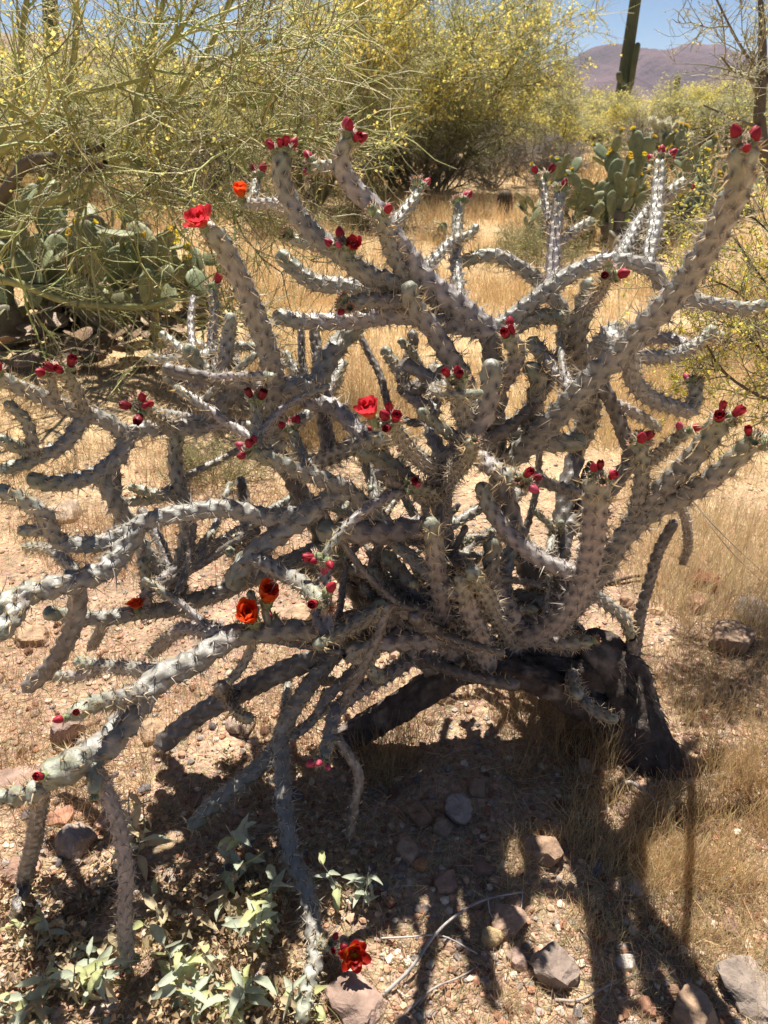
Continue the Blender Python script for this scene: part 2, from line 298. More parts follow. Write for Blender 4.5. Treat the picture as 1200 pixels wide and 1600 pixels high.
# ------------------------------------------------------------------ the buckhorn cholla
# traced stems: (Y at tip, Y at base, tip radius px, base radius px, kind, buds, pixel path tip -> base); roots first
BR = [
 # main old wood
 (1.52, 1.36, 26, 46, 'b', 0, [(900,1000),(940,1022),(972,1055),(985,1110),(1000,1165),(1015,1210)]),
 (1.42, 1.38, 18, 22, 'b', 0, [(520,1168),(560,1142),(600,1120),(650,1090),(700,1055),(750,1035),(800,1022),(860,1012),(905,1008)]),
 (1.40, 1.36, 17, 22, 'b', 0, [(765,1045),(815,1055),(865,1075),(910,1100),(965,1122)]),
 (1.46, 1.42, 14, 18, 'b', 0, [(800,1030),(840,1037),(900,1050),(962,1068)]),
 (1.62, 1.5, 19, 25, 'o', 0, [(775,700),(785,760),(800,825),(820,870),(838,910),(850,960),(870,1008)]),
 (1.85, 1.52, 15, 19, 'o', 0, [(905,690),(890,745),(880,800),(878,850),(865,900),(862,960),(880,1010)]),
 (1.5, 1.45, 17, 20, 'o', 0, [(690,760),(690,820),(700,900),(720,970),(740,1030)]),
 (1.55, 1.45, 15, 20, 'o', 0, [(520,840),(560,900),(600,960),(640,1010),(690,1055)]),
 (1.6, 1.5, 16, 18, 'o', 0, [(430,700),(470,770),(510,850),(560,930),(610,985),(640,1012)]),
 (1.6, 1.62, 17, 19, 'o', 0, [(765,515),(770,565),(775,620),(770,660),(778,710)]),
 # right big ones
 (1.02, 1.25, 22, 19, 'g', 5, [(1163,225),(1155,285),(1130,340),(1098,400),(1060,455),(1010,510),(960,560),(925,592),(880,640),(830,690),(790,730)]),
 (1.1, 1.3, 16, 18, 'g', 4, [(1180,685),(1140,725),(1085,765),(1035,790),(1000,812),(970,845),(945,885),(915,925),(880,970),(855,1008)]),
 (1.12, 1.22, 18, 17, 'g', 3, [(1130,650),(1100,695),(1060,740),(1025,775),(1000,806)]),
 (1.2, 1.2, 13, 13, 'g', 4, [(1000,690),(1002,750),(995,790),(980,832)]),
 (1.08, 1.3, 22, 17, 'g', 5, [(935,742),(930,800),(925,850),(910,915),(885,955),(850,985),(812,995),(790,1020)]),
 (1.35, 1.35, 11, 12, 'g', 1, [(927,999),(900,1005),(860,1004),(812,994)]),
 (1.45, 1.4, 9, 11, 'g', 0, [(986,996),(975,966),(950,945),(925,925),(905,925)]),
 (1.5, 1.62, 9, 10, 'o', 0, [(1055,812),(1030,860),(1015,910),(1000,960),(990,1024)]),
 (1.55, 1.6, 7, 8, 'o', 0, [(1066,880),(1075,850),(1070,806),(1058,780)]),
 (1.7, 1.8, 12, 14, 'g', 3, [(1087,592),(1086,622),(1078,641),(1048,635),(1012,620),(988,592),(984,562),(975,535),(950,520)]),
 (1.75, 1.8, 10, 12, 'g', 0, [(1117,510),(1092,535),(1050,555),(1005,558),(965,550),(930,545)]),
 (1.78, 1.8, 8, 9, 'g', 0, [(1132,524),(1110,527),(1095,533)]),
 (1.85, 1.85, 8, 10, 'g', 0, [(958,502),(968,518),(985,530),(1010,532),(1040,528),(1075,533)]),
 (1.65, 1.62, 11, 14, 'g', 0, [(1200,474),(1170,482),(1130,478),(1070,465),(1036,445),(1020,422),(980,409),(940,410),(890,430),(840,465),(795,500),(770,520)]),
 (1.9, 1.75, 11, 12, 'g', 4, [(1031,250),(1027,310),(1021,360),(1014,408)]),
 (1.95, 1.75, 9, 12, 'g', 2, [(1072,282),(1035,310),(1000,345),(972,395),(955,412)]),
 (1.8, 1.72, 11, 13, 'g', 5, [(876,297),(871,340),(866,400),(860,445),(855,470)]),
 (1.85, 1.8, 8, 8, 'g', 3, [(845,278),(852,310),(858,340),(866,375)]),
 (1.85, 1.78, 8, 9, 'g', 0, [(926,344),(900,360),(871,380)]),
 (1.5, 1.55, 16, 18, 'g', 0, [(925,437),(910,490),(900,535),(914,585),(921,640),(908,690)]),
 (1.3, 1.48, 10, 11, 'g', 3, [(950,430),(940,448),(925,470),(915,490)]),
 (1.6, 1.6, 15, 18, 'g', 0, [(918,690),(870,692),(825,682),(785,668),(765,650)]),
 (1.8, 1.75, 10, 14, 'g', 0, [(712,412),(765,398),(800,410),(832,432),(858,458),(880,490),(882,540),(890,585),(900,640)]),
 (1.62, 1.65, 13, 13, 'g', 0, [(885,497),(840,495),(805,510),(770,520)]),
 (1.6, 1.6, 12, 13, 'g', 0, [(825,528),(850,555),(880,590),(905,620)]),
 (1.7, 1.7, 12, 13, 'o', 0, [(935,590),(960,640),(975,680),(985,712),(960,760),(920,800),(885,830)]),
 (1.75, 1.72, 8, 10, 'g', 0, [(1032,672),(1000,650),(960,625)]),
 (1.5, 1.6, 10, 11, 'g', 2, [(1072,674),(1040,700),(1012,722),(985,740)]),
 (1.45, 1.5, 14, 16, 'g', 4, [(792,525),(808,552),(795,580),(770,608)]),
 # upper left hub
 (1.6, 1.62, 15, 17, 'g', 6, [(440,232),(442,280),(460,325),(480,355),(520,388),(560,420),(600,445),(650,450),(690,470),(730,500),(765,518)]),
 (1.55, 1.62, 14, 21, 'g', 6, [(548,212),(533,250),(550,290),(590,330),(610,362),(636,400),(668,440),(715,478),(768,520)]),
 (1.62, 1.58, 9, 11, 'g', 3, [(488,262),(510,260),(532,262)]),
 (1.7, 1.6, 9, 11, 'g', 3, [(655,292),(645,315),(625,340),(614,362)]),
 (1.5, 1.58, 12, 13, 'g', 2, [(590,330),(600,355),(612,395),(630,425),(655,445)]),
 (1.3, 1.5, 17, 18, 'g', 0, [(318,352),(345,378),(370,425),(390,470),(408,515),(422,562),(430,612),(427,690)]),
 (1.8, 1.65, 8, 10, 'g', 3, [(402,278),(396,308),(392,318),(430,318),(468,332)]),
 (1.7, 1.65, 13, 15, 'g', 0, [(434,392),(452,412),(490,440),(545,448),(600,460),(660,455)]),
 (1.66, 1.66, 9, 10, 'g', 4, [(450,372),(478,380),(520,392)]),
 (1.62, 1.62, 13, 17, 'g', 0, [(425,492),(480,503),(560,500),(620,492),(690,502),(762,515)]),
 (1.5, 1.58, 13, 16, 'g', 4, [(530,385),(545,410),(585,432),(650,452)]),
 (1.5, 1.6, 12, 13, 'g', 5, [(535,480),(570,470),(620,470),(665,470)]),
 (1.5, 1.55, 15, 17, 'g', 0, [(640,440),(645,475),(675,515),(700,555),(722,590),(740,630)]),
 (1.85, 1.75, 9, 10, 'g', 4, [(717,315),(715,350),(712,400),(716,445),(725,480)]),
 (1.8, 1.75, 7, 9, 'g', 0, [(746,352),(732,368),(705,377),(680,405),(660,425)]),
 (1.7, 1.65, 16, 17, 'g', 0, [(565,502),(537,530),(512,562),(490,600)]),
 # centre
 (1.3, 1.4, 15, 17, 'g', 4, [(710,592),(720,635),(733,668),(725,695)]),
 (1.42, 1.3, 17, 18, 'g', 0, [(768,560),(765,610),(755,652),(722,692),(690,740),(678,785),(690,830)]),
 (1.22, 1.32, 14, 16, 'g', 5, [(818,752),(778,735),(742,710),(712,705)]),
 (1.18, 1.3, 12, 14, 'g', 4, [(612,660),(635,695),(662,722),(692,738)]),
 (1.2, 1.3, 12, 14, 'g', 1, [(738,690),(730,715),(705,745),(690,770)]),
 (1.35, 1.45, 14, 14, 'g', 0, [(620,684),(595,686),(550,698),(495,722)]),
 (1.3, 1.45, 13, 15, 'g', 5, [(388,702),(425,718),(485,742),(535,762),(575,795),(620,830),(680,835)]),
 (1.35, 1.45, 19, 20, 'g', 0, [(495,828),(550,832),(610,830),(690,822)]),
 (1.25, 1.32, 15, 17, 'g', 0, [(672,812),(680,860),(685,905),(692,955),(702,995),(712,1030)]),
 (1.22, 1.32, 14, 15, 'g', 0, [(735,890),(755,920),(776,962),(800,1004)]),
 (1.25, 1.32, 15, 16, 'g', 0, [(722,900),(733,950),(750,992),(766,1036)]),
 (1.5, 1.5, 13, 14, 'o', 0, [(780,930),(830,935),(885,942)]),
 (1.45, 1.5, 13, 15, 'g', 0, [(600,862),(630,900),(662,938),(700,985)]),
 (1.4, 1.45, 14, 15, 'g', 0, [(770,840),(768,890),(776,925),(800,960)]),
 (1.7, 1.7, 10, 11, 'o', 0, [(645,515),(642,552),(630,580),(640,615)]),
 (1.7, 1.68, 11, 12, 'g', 0, [(685,570),(680,622),(674,675),(690,720)]),
 (1.7, 1.68, 9, 11, 'g', 0, [(598,542),(625,585),(642,618),(672,640),(680,660)]),
 (1.75, 1.7, 6, 7, 'o', 0, [(560,520),(580,560),(596,592),(610,640),(640,660)]),
 (1.72, 1.7, 10, 12, 'g', 0, [(635,615),(680,600),(712,578)]),
 (1.55, 1.55, 14, 15, 'g', 0, [(820,570),(840,590),(832,640),(820,682)]),
 (1.35, 1.4, 11, 12, 'g', 3, [(640,760),(672,770),(700,800)]),
 (1.4, 1.45, 14, 15, 'g', 0, [(560,700),(600,720),(640,752),(672,800)]),
 # left upper
 (1.55, 1.6, 13, 16, 'g', 0, [(290,538),(312,572),(346,592),(378,622),(402,655),(430,690)]),
 (1.6, 1.6, 11, 12, 'g', 0, [(362,488),(356,530),(349,592)]),
 (1.7, 1.65, 8, 9, 'g', 2, [(333,450),(335,500),(331,545),(340,590)]),
 (1.75, 1.7, 6, 7, 'o', 0, [(302,462),(298,515),(310,565)]),
 (1.65, 1.6, 8, 9, 'g', 0, [(230,560),(262,562),(300,560)]),
 (1.65, 1.6, 8, 9, 'g', 0, [(250,520),(275,540),(310,570)]),
 (1.6, 1.58, 9, 10, 'g', 0, [(255,585),(290,605),(345,600)]),
 (1.75, 1.68, 8, 10, 'g', 0, [(444,548),(465,585),(488,612),(520,638)]),
 (1.72, 1.66, 9, 14, 'o', 0, [(490,510),(495,550),(501,600),(507,655),(515,710)]),
 (1.75, 1.7, 6, 7, 'o', 0, [(470,510),(473,570),(488,612)]),
 (1.6, 1.58, 13, 15, 'g', 0, [(432,600),(480,626),(522,637),(558,672),(580,700)]),
 (1.4, 1.5, 10, 12, 'g', 3, [(398,625),(402,650),(400,690),(392,715)]),
 (1.45, 1.5, 10, 12, 'g', 3, [(455,668),(465,700),(490,740)]),
 # left reach
 (1.3, 1.55, 12, 14, 'g', 3, [(-10,586),(50,614),(100,634),(135,646),(170,660),(200,680),(216,671),(270,668),(315,668),(332,648),(362,612)]),
 (1.3, 1.36, 13, 14, 'g', 0, [(42,744),(70,755),(110,752),(150,740),(185,712),(202,680)]),
 (1.28, 1.35, 11, 13, 'g', 0, [(-5,735),(30,728),(65,712),(100,694),(135,650)]),
 (1.32, 1.36, 10, 11, 'g', 5, [(103,578),(120,610),(136,645)]),
 (1.34, 1.36, 7, 8, 'g', 3, [(80,580),(82,600),(86,625)]),
 (1.3, 1.32, 9, 10, 'g', 0, [(6,628),(30,645),(46,670),(52,712)]),
 (1.28, 1.3, 10, 11, 'g', 0, [(-5,683),(30,700),(66,712)]),
 (1.35, 1.5, 9, 11, 'g', 5, [(222,635),(245,650),(268,666)]),
 (1.55, 1.5, 11, 16, 'g', 0, [(280,672),(273,710),(276,742),(286,775),(293,820),(289,862),(278,900),(268,930)]),
 (1.5, 1.5, 8, 8, 'o', 0, [(178,700),(183,760),(186,830)]),
 (1.5, 1.5, 8, 9, 'g', 0, [(200,760),(245,772),(285,775)]),
 (1.5, 1.5, 8, 9, 'g', 0, [(195,785),(240,780),(285,770)]),
 (1.2, 1.4, 13, 16, 'g', 0, [(-8,762),(40,785),(70,805),(80,830),(100,848),(150,850),(195,835),(230,815),(280,803),(350,795),(420,808),(480,800),(520,775),(545,765)]),
 (1.25, 1.22, 10, 11, 'g', 0, [(28,830),(55,828),(80,825)]),
 (1.05, 1.3, 20, 17, 'g', 0, [(-10,960),(30,932),(70,920),(120,907),(165,890),(195,855),(215,825)]),
 (1.0, 1.05, 17, 18, 'g', 0, [(-10,1000),(20,962),(32,934)]),
 (1.2, 1.18, 14, 16, 'o', 0, [(38,1078),(75,1045),(100,1010),(120,962),(124,915)]),
 (1.4, 1.35, 8, 10, 'g', 0, [(38,855),(75,857),(100,875),(125,895)]),
 (1.3, 1.42, 12, 15, 'g', 0, [(66,957),(115,962),(165,966),(215,957),(262,952),(300,940),(345,925),(400,900),(450,880),(520,850)]),
 (1.4, 1.4, 9, 10, 'g', 0, [(222,872),(229,910),(230,952)]),
 (1.3, 1.4, 18, 18, 'g', 0, [(362,922),(376,890),(402,860),(440,830),(500,800)]),
 (1.22, 1.35, 17, 17, 'g', 0, [(345,990),(390,992),(430,986),(480,985),(520,990),(560,970),(612,950),(650,960)]),
 (1.35, 1.35, 17, 18, 'o', 0, [(245,1168),(280,1140),(320,1110),(360,1090),(400,1070),(450,1045),(520,1020),(560,985),(610,965)]),
 (0.86, 1.15, 27, 19, 'g', 1, [(62,1218),(125,1190),(170,1160),(205,1115),(225,1085),(255,1055),(300,1035),(335,1010),(370,995)]),
 (0.9, 0.93, 14, 17, 'g', 2, [(108,1122),(140,1103),(185,1092),(230,1082)]),
 (0.82, 0.88, 15, 17, 'g', 0, [(-10,1248),(50,1238),(98,1208)]),
 (0.88, 0.88, 12, 14, 'g', 1, [(150,1243),(148,1215),(150,1180)]),
 (1.05, 1.0, 13, 14, 'o', 0, [(26,1435),(35,1392),(45,1345),(55,1300),(62,1255),(70,1215)]),
 (1.35, 1.35, 10, 11, 'g', 0, [(118,1034),(160,1040),(222,1046),(260,1050)]),
 (1.38, 1.35, 9, 10, 'g', 0, [(78,1056),(125,1055),(165,1042)]),
 (1.4, 1.38, 10, 11, 'g', 0, [(232,1024),(260,1000),(288,982),(345,990)]),
 (1.45, 1.42, 9, 10, 'o', 0, [(143,1012),(157,984),(165,966)]),
 # low front
 (1.12, 1.35, 13, 14, 'g', 0, [(295,1298),(330,1260),(360,1235),(395,1205),(430,1170),(448,1125),(470,1090),(495,1055),(530,1020)]),
 (1.12, 1.3, 11, 13, 'g', 3, [(505,1190),(515,1150),(527,1110),(560,1080),(598,1058),(640,1030)]),
 (0.76, 1.2, 14, 14, 'g', 0, [(470,1600),(481,1540),(492,1500),(490,1460),(485,1420),(475,1380),(455,1340),(450,1300),(445,1260),(440,1190),(440,1150)]),
 (0.84, 0.9, 12, 13, 'g', 5, [(200,1510),(195,1460),(195,1415),(196,1365),(190,1310),(176,1260),(160,1205)]),
 (1.1, 1.15, 8, 9, 'o', 0, [(545,1312),(553,1260),(560,1210),(530,1160)]),
 (0.85, 0.9, 8, 9, 'g', 4, [(520,1480),(505,1475),(492,1465)]),
 (1.3, 1.35, 14, 16, 'g', 0, [(540,1018),(600,1005),(680,1000),(720,1010)]),
 (1.32, 1.35, 11, 12, 'g', 0, [(600,1066),(570,1040),(538,1016)]),
]
brng = np.random.default_rng(11)
def ground_Y(y):                                 # forward distance of flat ground seen at row y
    v = (800 - y) / F; dz = -SP + v * CP; dy = CP + v * SP
    return np.where(dz < -1e-3, H / np.maximum(-dz, 1e-3) * dy, 1e6)
dense = []
for i, (y0, y1, r0, r1, kind, nb, pts) in enumerate(BR):
    pts = np.array(pts, float); n = len(pts)
    seg = np.r_[0, np.cumsum(np.linalg.norm(np.diff(pts, axis=0), axis=1))]; seg /= seg[-1]
    A = np.column_stack([pts, y0 + (y1 - y0) * seg, r0 + (r1 - r0) * seg])
    if i > 0:                                    # join the base to the nearest stem already in place
        best = None
        for D in dense:
            d = np.hypot(D[:, 0] - A[-1, 0], D[:, 1] - A[-1, 1]); j = int(d.argmin())
            cost = d[j] + 90 * abs(D[j, 2] - A[-1, 2])
            if best is None or cost < best[0]: best = (cost, d[j], D[j])
        _, dd, q = best
        if dd > 14: A = np.vstack([A, [q[0], q[1], q[2], min(A[-1, 3], q[3])]])
        dY = q[2] - (A[-2, 2] if dd > 14 else A[-1, 2])
        s = np.r_[0, np.cumsum(np.linalg.norm(np.diff(A[:, :2], axis=0), axis=1))]; s /= s[-1]
        if dd > 14: A[:-1, 2] += dY * s[:-1] ** 1.3
        else: A[:, 2] += dY * s ** 1.3; A[-1, :2] = q[:2]
    A = catmull(A, 4.0)
    gY = ground_Y(A[:, 1])
    tt = A[:, 2] / (CP + (800 - A[:, 1]) / F * SP); rw = A[:, 3] * tt / F
    lim = gY * (1 - (rw * .7 + .01) / H)
    if i > 0: A[:, 2] = np.minimum(A[:, 2], lim)
    dense.append(A)

def stem_mesh(P, R, kind, rng, lod=1, cap0=True):
    """P (m,3) centreline tip -> base, R radii. Returns (stem MB, spine MB or None, tip frame)."""
    d = np.r_[0, np.cumsum(np.linalg.norm(np.diff(P, axis=0), axis=1))]; L = d[-1]; rm = float(R.mean())
    l = max(.026, 1.75 * rm); step = (l / 6.5 if lod == 1 else l / 4.5)
    if kind == 'b': step = rm * .12
    k = max(6, int(L / step) + 1); s = np.linspace(0, L, k)
    # crowd two rings at the tip for the rounded end
    s = np.unique(np.r_[np.array([0, .12, .35, .7]) * R[0], s[s > R[0] * .9]]); k = len(s)
    Pc = np.stack([np.interp(s, d, P[:, c]) for c in range(3)], 1); Rr = np.interp(s, d, R)
    wob = rm * .22
    for c in range(3):
        Pc[:, c] += wob * (fbm(s / (rm * 5) + rng.uniform(0, 99), s * 0 + c * 7.7, 31, 2) - .38) * np.clip((L - s) / (.2 * L + 1e-6), 0, 1) * np.clip(s / (.1 * L + 1e-6), 0, 1)
    T = norm(np.gradient(Pc, axis=0)); a = np.zeros_like(T)
    v = np.cross(T[0], [0.3, 1, .2]); a[0] = v / np.linalg.norm(v)
    for i in range(1, k):
        v = a[i - 1] - T[i] * (a[i - 1] @ T[i]); a[i] = v / np.linalg.norm(v)
    b = np.cross(T, a)
    sides = {1: 24, 2: 16}[lod] if kind != 'b' else 40
    th = np.arange(sides) * 2 * pi / sides
    S, TH = np.meshgrid(s, th, indexing='ij'); RR = Rr[:, None]
    ncol = 8; tw = rng.uniform(-.5, .5) * 2; av = (TH / (2 * pi)) * ncol
    ph = rng.uniform(0, 1)
    hmax = np.zeros_like(S); spot = np.zeros_like(S); i0 = np.floor(av)
    for o in (0, 1):
        ci = i0 + o; da = av - ci; par = np.mod(ci, 2) * .5
        t = S / l + par + ph; t = 1 - np.mod(t, 1.0)         # rises towards the tip
        prof = np.where(t < .78, np.clip(t / .78, 0, 1) ** .7, np.clip((1 - t) / .22, 0, 1))
        hh = np.clip(1 - (np.abs(da) / .74) ** 2, 0, 1) * prof
        hmax = np.maximum(hmax, hh)
        spot = np.maximum(spot, np.clip(1.5 - np.hypot(da / .27, (t - .82) / .14), 0, 1))
    cap = np.sqrt(np.clip(1 - (1 - np.clip(S / (RR * 1.0), 0, 1)) ** 2, 0.0004, 1)) if cap0 else 1
    nz = fbm(TH * 1.3 + ph * 50, S / rm * .8, 77, 3)
    if kind == 'b':
        cx, cy = np.cos(TH), np.sin(TH); fine = fbm(cx * 6 + ph * 70 + cy * 2, cy * 6 + S / rm * 1.1, 170, 4); rug = fbm(cx * 1.6 + ph * 90, cy * 1.6 + S / rm * .9, 70, 4)
        rad = RR * (.62 + .5 * rug + .42 * (1 - np.abs(2 * fine - .95))) * cap
    else:
        amp = {'g': .46, 'o': .40}[kind]
        rad = RR * (.66 + amp * hmax + .05 * (nz - .5)) * cap
    V = Pc[:, None] + rad[..., None] * (a[:, None] * np.cos(TH)[..., None] + b[:, None] * np.sin(TH)[..., None])
    if kind == 'g':
        base = np.array([.275, .265, .23]) if rng.random() < .6 else np.array([.305, .27, .255])
        base = base * rng.uniform(.82, 1.12)
        tip = np.clip(1 - S / .10, 0, 1)[..., None] * .6
        green = np.array([.235, .27, .15])
        col = base * (1 - tip) + green * tip
        patch = np.clip((nz - .42) * 3.2, 0, 1)[..., None]
        col = col * (1 - .45 * patch) + np.array([.46, .42, .385]) * .45 * patch
        col = col * (1 - .88 * spot[..., None]) + np.array([.03, .022, .02]) * .88 * spot[..., None]
    elif kind == 'o':
        base = np.array([.15, .128, .11]) * rng.uniform(.7, 1.15)
        patch = np.clip((nz - .40) * 3, 0, 1)[..., None]
        col = base * (1 - patch) + np.array([.30, .28, .25]) * patch
        col = col * (1 - .7 * spot[..., None]) + np.array([.03, .025, .02]) * .7 * spot[..., None]
    else:
        patch = np.clip((nz - .5) * 3.0, 0, 1)[..., None]
        col = np.array([.095, .076, .065]) * (1 - patch) + np.array([.32, .27, .23]) * patch
    idx = np.arange(k * sides).reshape(k, sides); nx = np.roll(idx, -1, 1)
    Q = np.stack([idx[:-1], nx[:-1], nx[1:], idx[1:]], -1).reshape(-1, 4)
    mb = MB(); mb.add(V.reshape(-1, 3), Q, col.reshape(-1, 3))
    # spines on the areoles
    smb = None
    if kind != 'b':
        pos = []; nn = []; tt = []; ages = []
        for ci in range(ncol):
            par = (ci % 2) * .5; thc = ci / ncol * 2 * pi
            # t = .83 -> frac(S/l+par+ph) = .17
            m0 = math.floor(par + ph); sv = (np.arange(m0, m0 + int(L / l) + 3) + .17 - par - ph) * l
            sv = sv[(sv > .006) & (sv < L - rm)]
            for q in sv:
                j = min(int(np.searchsorted(s, q)), k - 1)
                nrm = a[j] * cos(thc) + b[j] * sin(thc)
                pos.append(Pc[j] + nrm * Rr[j] * 1.02); nn.append(nrm); tt.append(-T[j]); ages.append(q)
        if pos:
            pos = np.array(pos); nn = np.array(nn); tt = np.array(tt); ages = np.array(ages)
            per = (5 if kind == 'g' else 2) if lod == 1 else 3
            rep = np.repeat(np.arange(len(pos)), per); keep = rng.random(len(rep)) < (.9 if kind == 'g' else .55); rep = rep[keep]
            n = len(rep)
            D = norm(nn[rep] * rng.uniform(.25, 1.0, (n, 1)) + tt[rep] * rng.uniform(-.35, .7, (n, 1)) + rng.normal(0, .5, (n, 3)))
            ln = rng.uniform(.010, .024, n) * np.where(rng.random(n) < .25, 1.4, 1) * (1.0 if kind == 'g' else .75)
            ln *= np.clip(rm / .019, .7, 1.15)
            w = .00125 * rng.uniform(.75, 1.25, n); A0 = pos[rep] + rng.normal(0, .0012, (n, 3)) - nn[rep] * .001
            u = norm(np.cross(D, rng.normal(size=(n, 3)))); v2 = np.cross(D, u)
            VV = np.stack([A0 + w[:, None] * u, A0 + w[:, None] * (-.5 * u + .87 * v2), A0 + w[:, None] * (-.5 * u - .87 * v2), A0 + D * ln[:, None]], 1)
            ix = np.arange(n * 4).reshape(n, 4)
            TT = np.concatenate([ix[:, [0, 1, 3]], ix[:, [1, 2, 3]], ix[:, [2, 0, 3]]])
            young = np.clip(1 - ages[rep] / .25, 0, 1)[:, None]
            sc = np.array([.72, .66, .58]) * (1 - young) + np.array([.82, .66, .40]) * young
            sc = np.repeat(sc * rng.uniform(.55, 1.15, (n, 1)), 4, 0)
            smb = MB(); smb.add(VV.reshape(-1, 3), TT, sc)
    return mb, smb, (Pc[0], -T[0], a[0], b[0], float(R[0]))

# buds, fruits and flowers -------------------------------------------------
def lathe(prof, sides, lobes=0, lob=0.0, twist=0):
    k = len(prof); th = np.arange(sides) * 2 * pi / sides; V = np.zeros((k, sides, 3))
    for i, (r, z) in enumerate(prof):
        rr = r * (1 + lob * np.cos(lobes * (th + twist * z * 40))) if lobes else np.full(sides, r)
        V[i] = np.stack([rr * np.cos(th), rr * np.sin(th), np.full(sides, z)], 1)
    idx = np.arange(k * sides).reshape(k, sides); nx = np.roll(idx, -1, 1)
    return V.reshape(-1, 3), np.stack([idx[:-1], nx[:-1], nx[1:], idx[1:]], -1).reshape(-1, 4), k
def knob(rng, h, r):                              # tuberculate green base of a bud / flower: verts, quads, colours
    prof = [(r * .35, 0), (r * .75, h * .2), (r * 1.0, h * .55), (r * 1.05, h * .85), (r * .8, h)]
    V, Q, k = lathe(prof, 14, 7, .14, 1.0)
    col = np.array([.20, .25, .12]) * rng.uniform(.8, 1.25) * np.ones((len(V), 3)); col[-14:] = np.array([.34, .36, .18]); 
    return V, Q, col
def knob_spines(mb, rng, h, r, n=22):
    th = rng.uniform(0, 2 * pi, n); z = rng.uniform(.35, 1.0, n) * h
    N_ = np.stack([np.cos(th), np.sin(th), rng.uniform(.1, .9, n)], 1); A0 = np.stack([r * np.cos(th), r * np.sin(th), z], 1)
    D = norm(N_ + rng.normal(0, .25, (n, 3))); ln = rng.uniform(.006, .015, n)
    u = norm(np.cross(D, rng.normal(size=(n, 3)))); v = np.cross(D, u); w = .0008
    VV = np.stack([A0 + w * u, A0 + w * (-.5 * u + .87 * v), A0 + w * (-.5 * u - .87 * v), A0 + D * ln[:, None]], 1); ix = np.arange(n * 4).reshape(n, 4)
    mb.add(VV.reshape(-1, 3), np.concatenate([ix[:, [0, 1, 3]], ix[:, [1, 2, 3]], ix[:, [2, 0, 3]]]), np.array([.62, .45, .35]))
def petal(mb, ang, base_r, z0, length, width, lean, curl, c0, c1, rng, mi=0):
    """one cupped petal: leans out from the axis by angle lean at the base, more at the tip with curl"""
    nu, nv = 5, 7; V = []; Cc = []; r = base_r; z = z0; le = lean
    for j in range(nv):
        t = j / (nv - 1); w = width * (.28 + .72 * sin(pi * min(1, t * .78 + .12)) ** .9) * (1 if t < .85 else .80 - (t - .85) * 1.2)
        for i in range(nu):
            q = (i / (nu - 1) - .5) * 2; cup = .22 * width * (q * q) * (1 - .5 * t)
            x = r - cup * cos(le); y = q * w * .5; zz = z + cup * sin(le) + rng.normal(0, .0005)
            V.append((x * cos(ang) - y * sin(ang), x * sin(ang) + y * cos(ang), zz))
            f = min(1, t * 1.5); cc = np.array(c0) * (1 - f) + np.array(c1) * f; Cc.append(cc * rng.uniform(.85, 1.1))
        le = lean + curl * t; r += sin(le) * length / (nv - 1); z += cos(le) * length / (nv - 1)
    idx = np.arange(nu * nv).reshape(nv, nu)
    Q = np.stack([idx[:-1, :-1], idx[:-1, 1:], idx[1:, 1:], idx[1:, :-1]], -1).reshape(-1, 4)
    mb.add(V, Q, np.array(Cc), mi)
def flower_mesh(seed, openness, c0, c1, size=1.0):
    rng = np.random.default_rng(seed); mb = MB(); h = .020; r = .0085
    V, Q, col = knob(rng, h, r); mb.add(V, Q, col, 1); knob_spines(mb, rng, h, r)
    for ring, (n, le, ln, w) in enumerate(((6, openness, .030, .022), (6, openness * .62, .027, .020), (4, openness * .35, .022, .016))):
        for i in range(n):
            petal(mb, 2 * pi * (i + ring * .5) / n + rng.normal(0, .12), .0055 - ring * .001, h - .001 + ring * .0008, ln * rng.uniform(.9, 1.08), w, le + rng.normal(0, .07), -.15 + openness * .55, c0, c1, rng)
    n = 46; th = rng.uniform(0, 2 * pi, n); rr = rng.uniform(.0, .0045, n); D = norm(np.stack([np.cos(th) * rr * 70, np.sin(th) * rr * 70, np.ones(n)], 1))
    A0 = np.stack([np.cos(th) * rr * .6, np.sin(th) * rr * .6, np.full(n, h)], 1); E = A0 + D * rng.uniform(.009, .014, n)[:, None]
    V, Q = tubes(np.stack([A0, (A0 + E) / 2, E], 1), np.tile([.0004, .0004, .0008], (n, 1)), 3)
    mb.add(V, Q, np.tile(np.repeat(np.array([[.62, .28, .04], [.7, .42, .06], [.85, .62, .10]]), 3, 0), (n, 1)), 2)
    mb.V = [v * size for v in mb.V]
    return mb.mesh('flower', [M['petal'], M['bud'], M['petal']])
def bud_mesh(seed, c1, kind=0):
    rng = np.random.default_rng(seed); mb = MB(); h = .017; r = .0085
    V, Q, col = knob(rng, h, r); mb.add(V, Q, col); knob_spines(mb, rng, h, r, 26)
    c1 = np.array(c1)
    if kind == 0:                                # closed pointed bud of overlapping tepals
        prof = [(.0062, h * .93), (.0078, h + .004), (.0072, h + .009), (.0045, h + .0145), (.001, h + .018)]
        V, Q, k = lathe(prof, 15, 5, .13, 1.8); mb.add(V, Q, c1 * rng.uniform(.8, 1.15, (len(V), 1)))
        for i in range(5): petal(mb, 2 * pi * i / 5 + .3, .0066, h * .92, .0135, .0095, .12, -.5, c1 * .8, c1, rng)
    elif kind == 1:                              # just opening
        for i in range(5): petal(mb, 2 * pi * i / 5, .005, h * .95, .020, .013, .28, -.35, c1 * .8, c1, rng)
        for i in range(5): petal(mb, 2 * pi * i / 5 + .6, .0035, h * .95, .020, .012, .12, -.25, c1 * .8, c1, rng)
    else:                                        # young fruit: reddish rim only
        for i in range(7): petal(mb, 2 * pi * i / 7, .006, h * .97, .006, .004, .7, .3, c1 * .9, c1, rng)
    return mb.mesh('bud', [M['bud']])
RED = (.36, .018, .035); PINK = (.48, .07, .12); DARK = (.20, .012, .022)
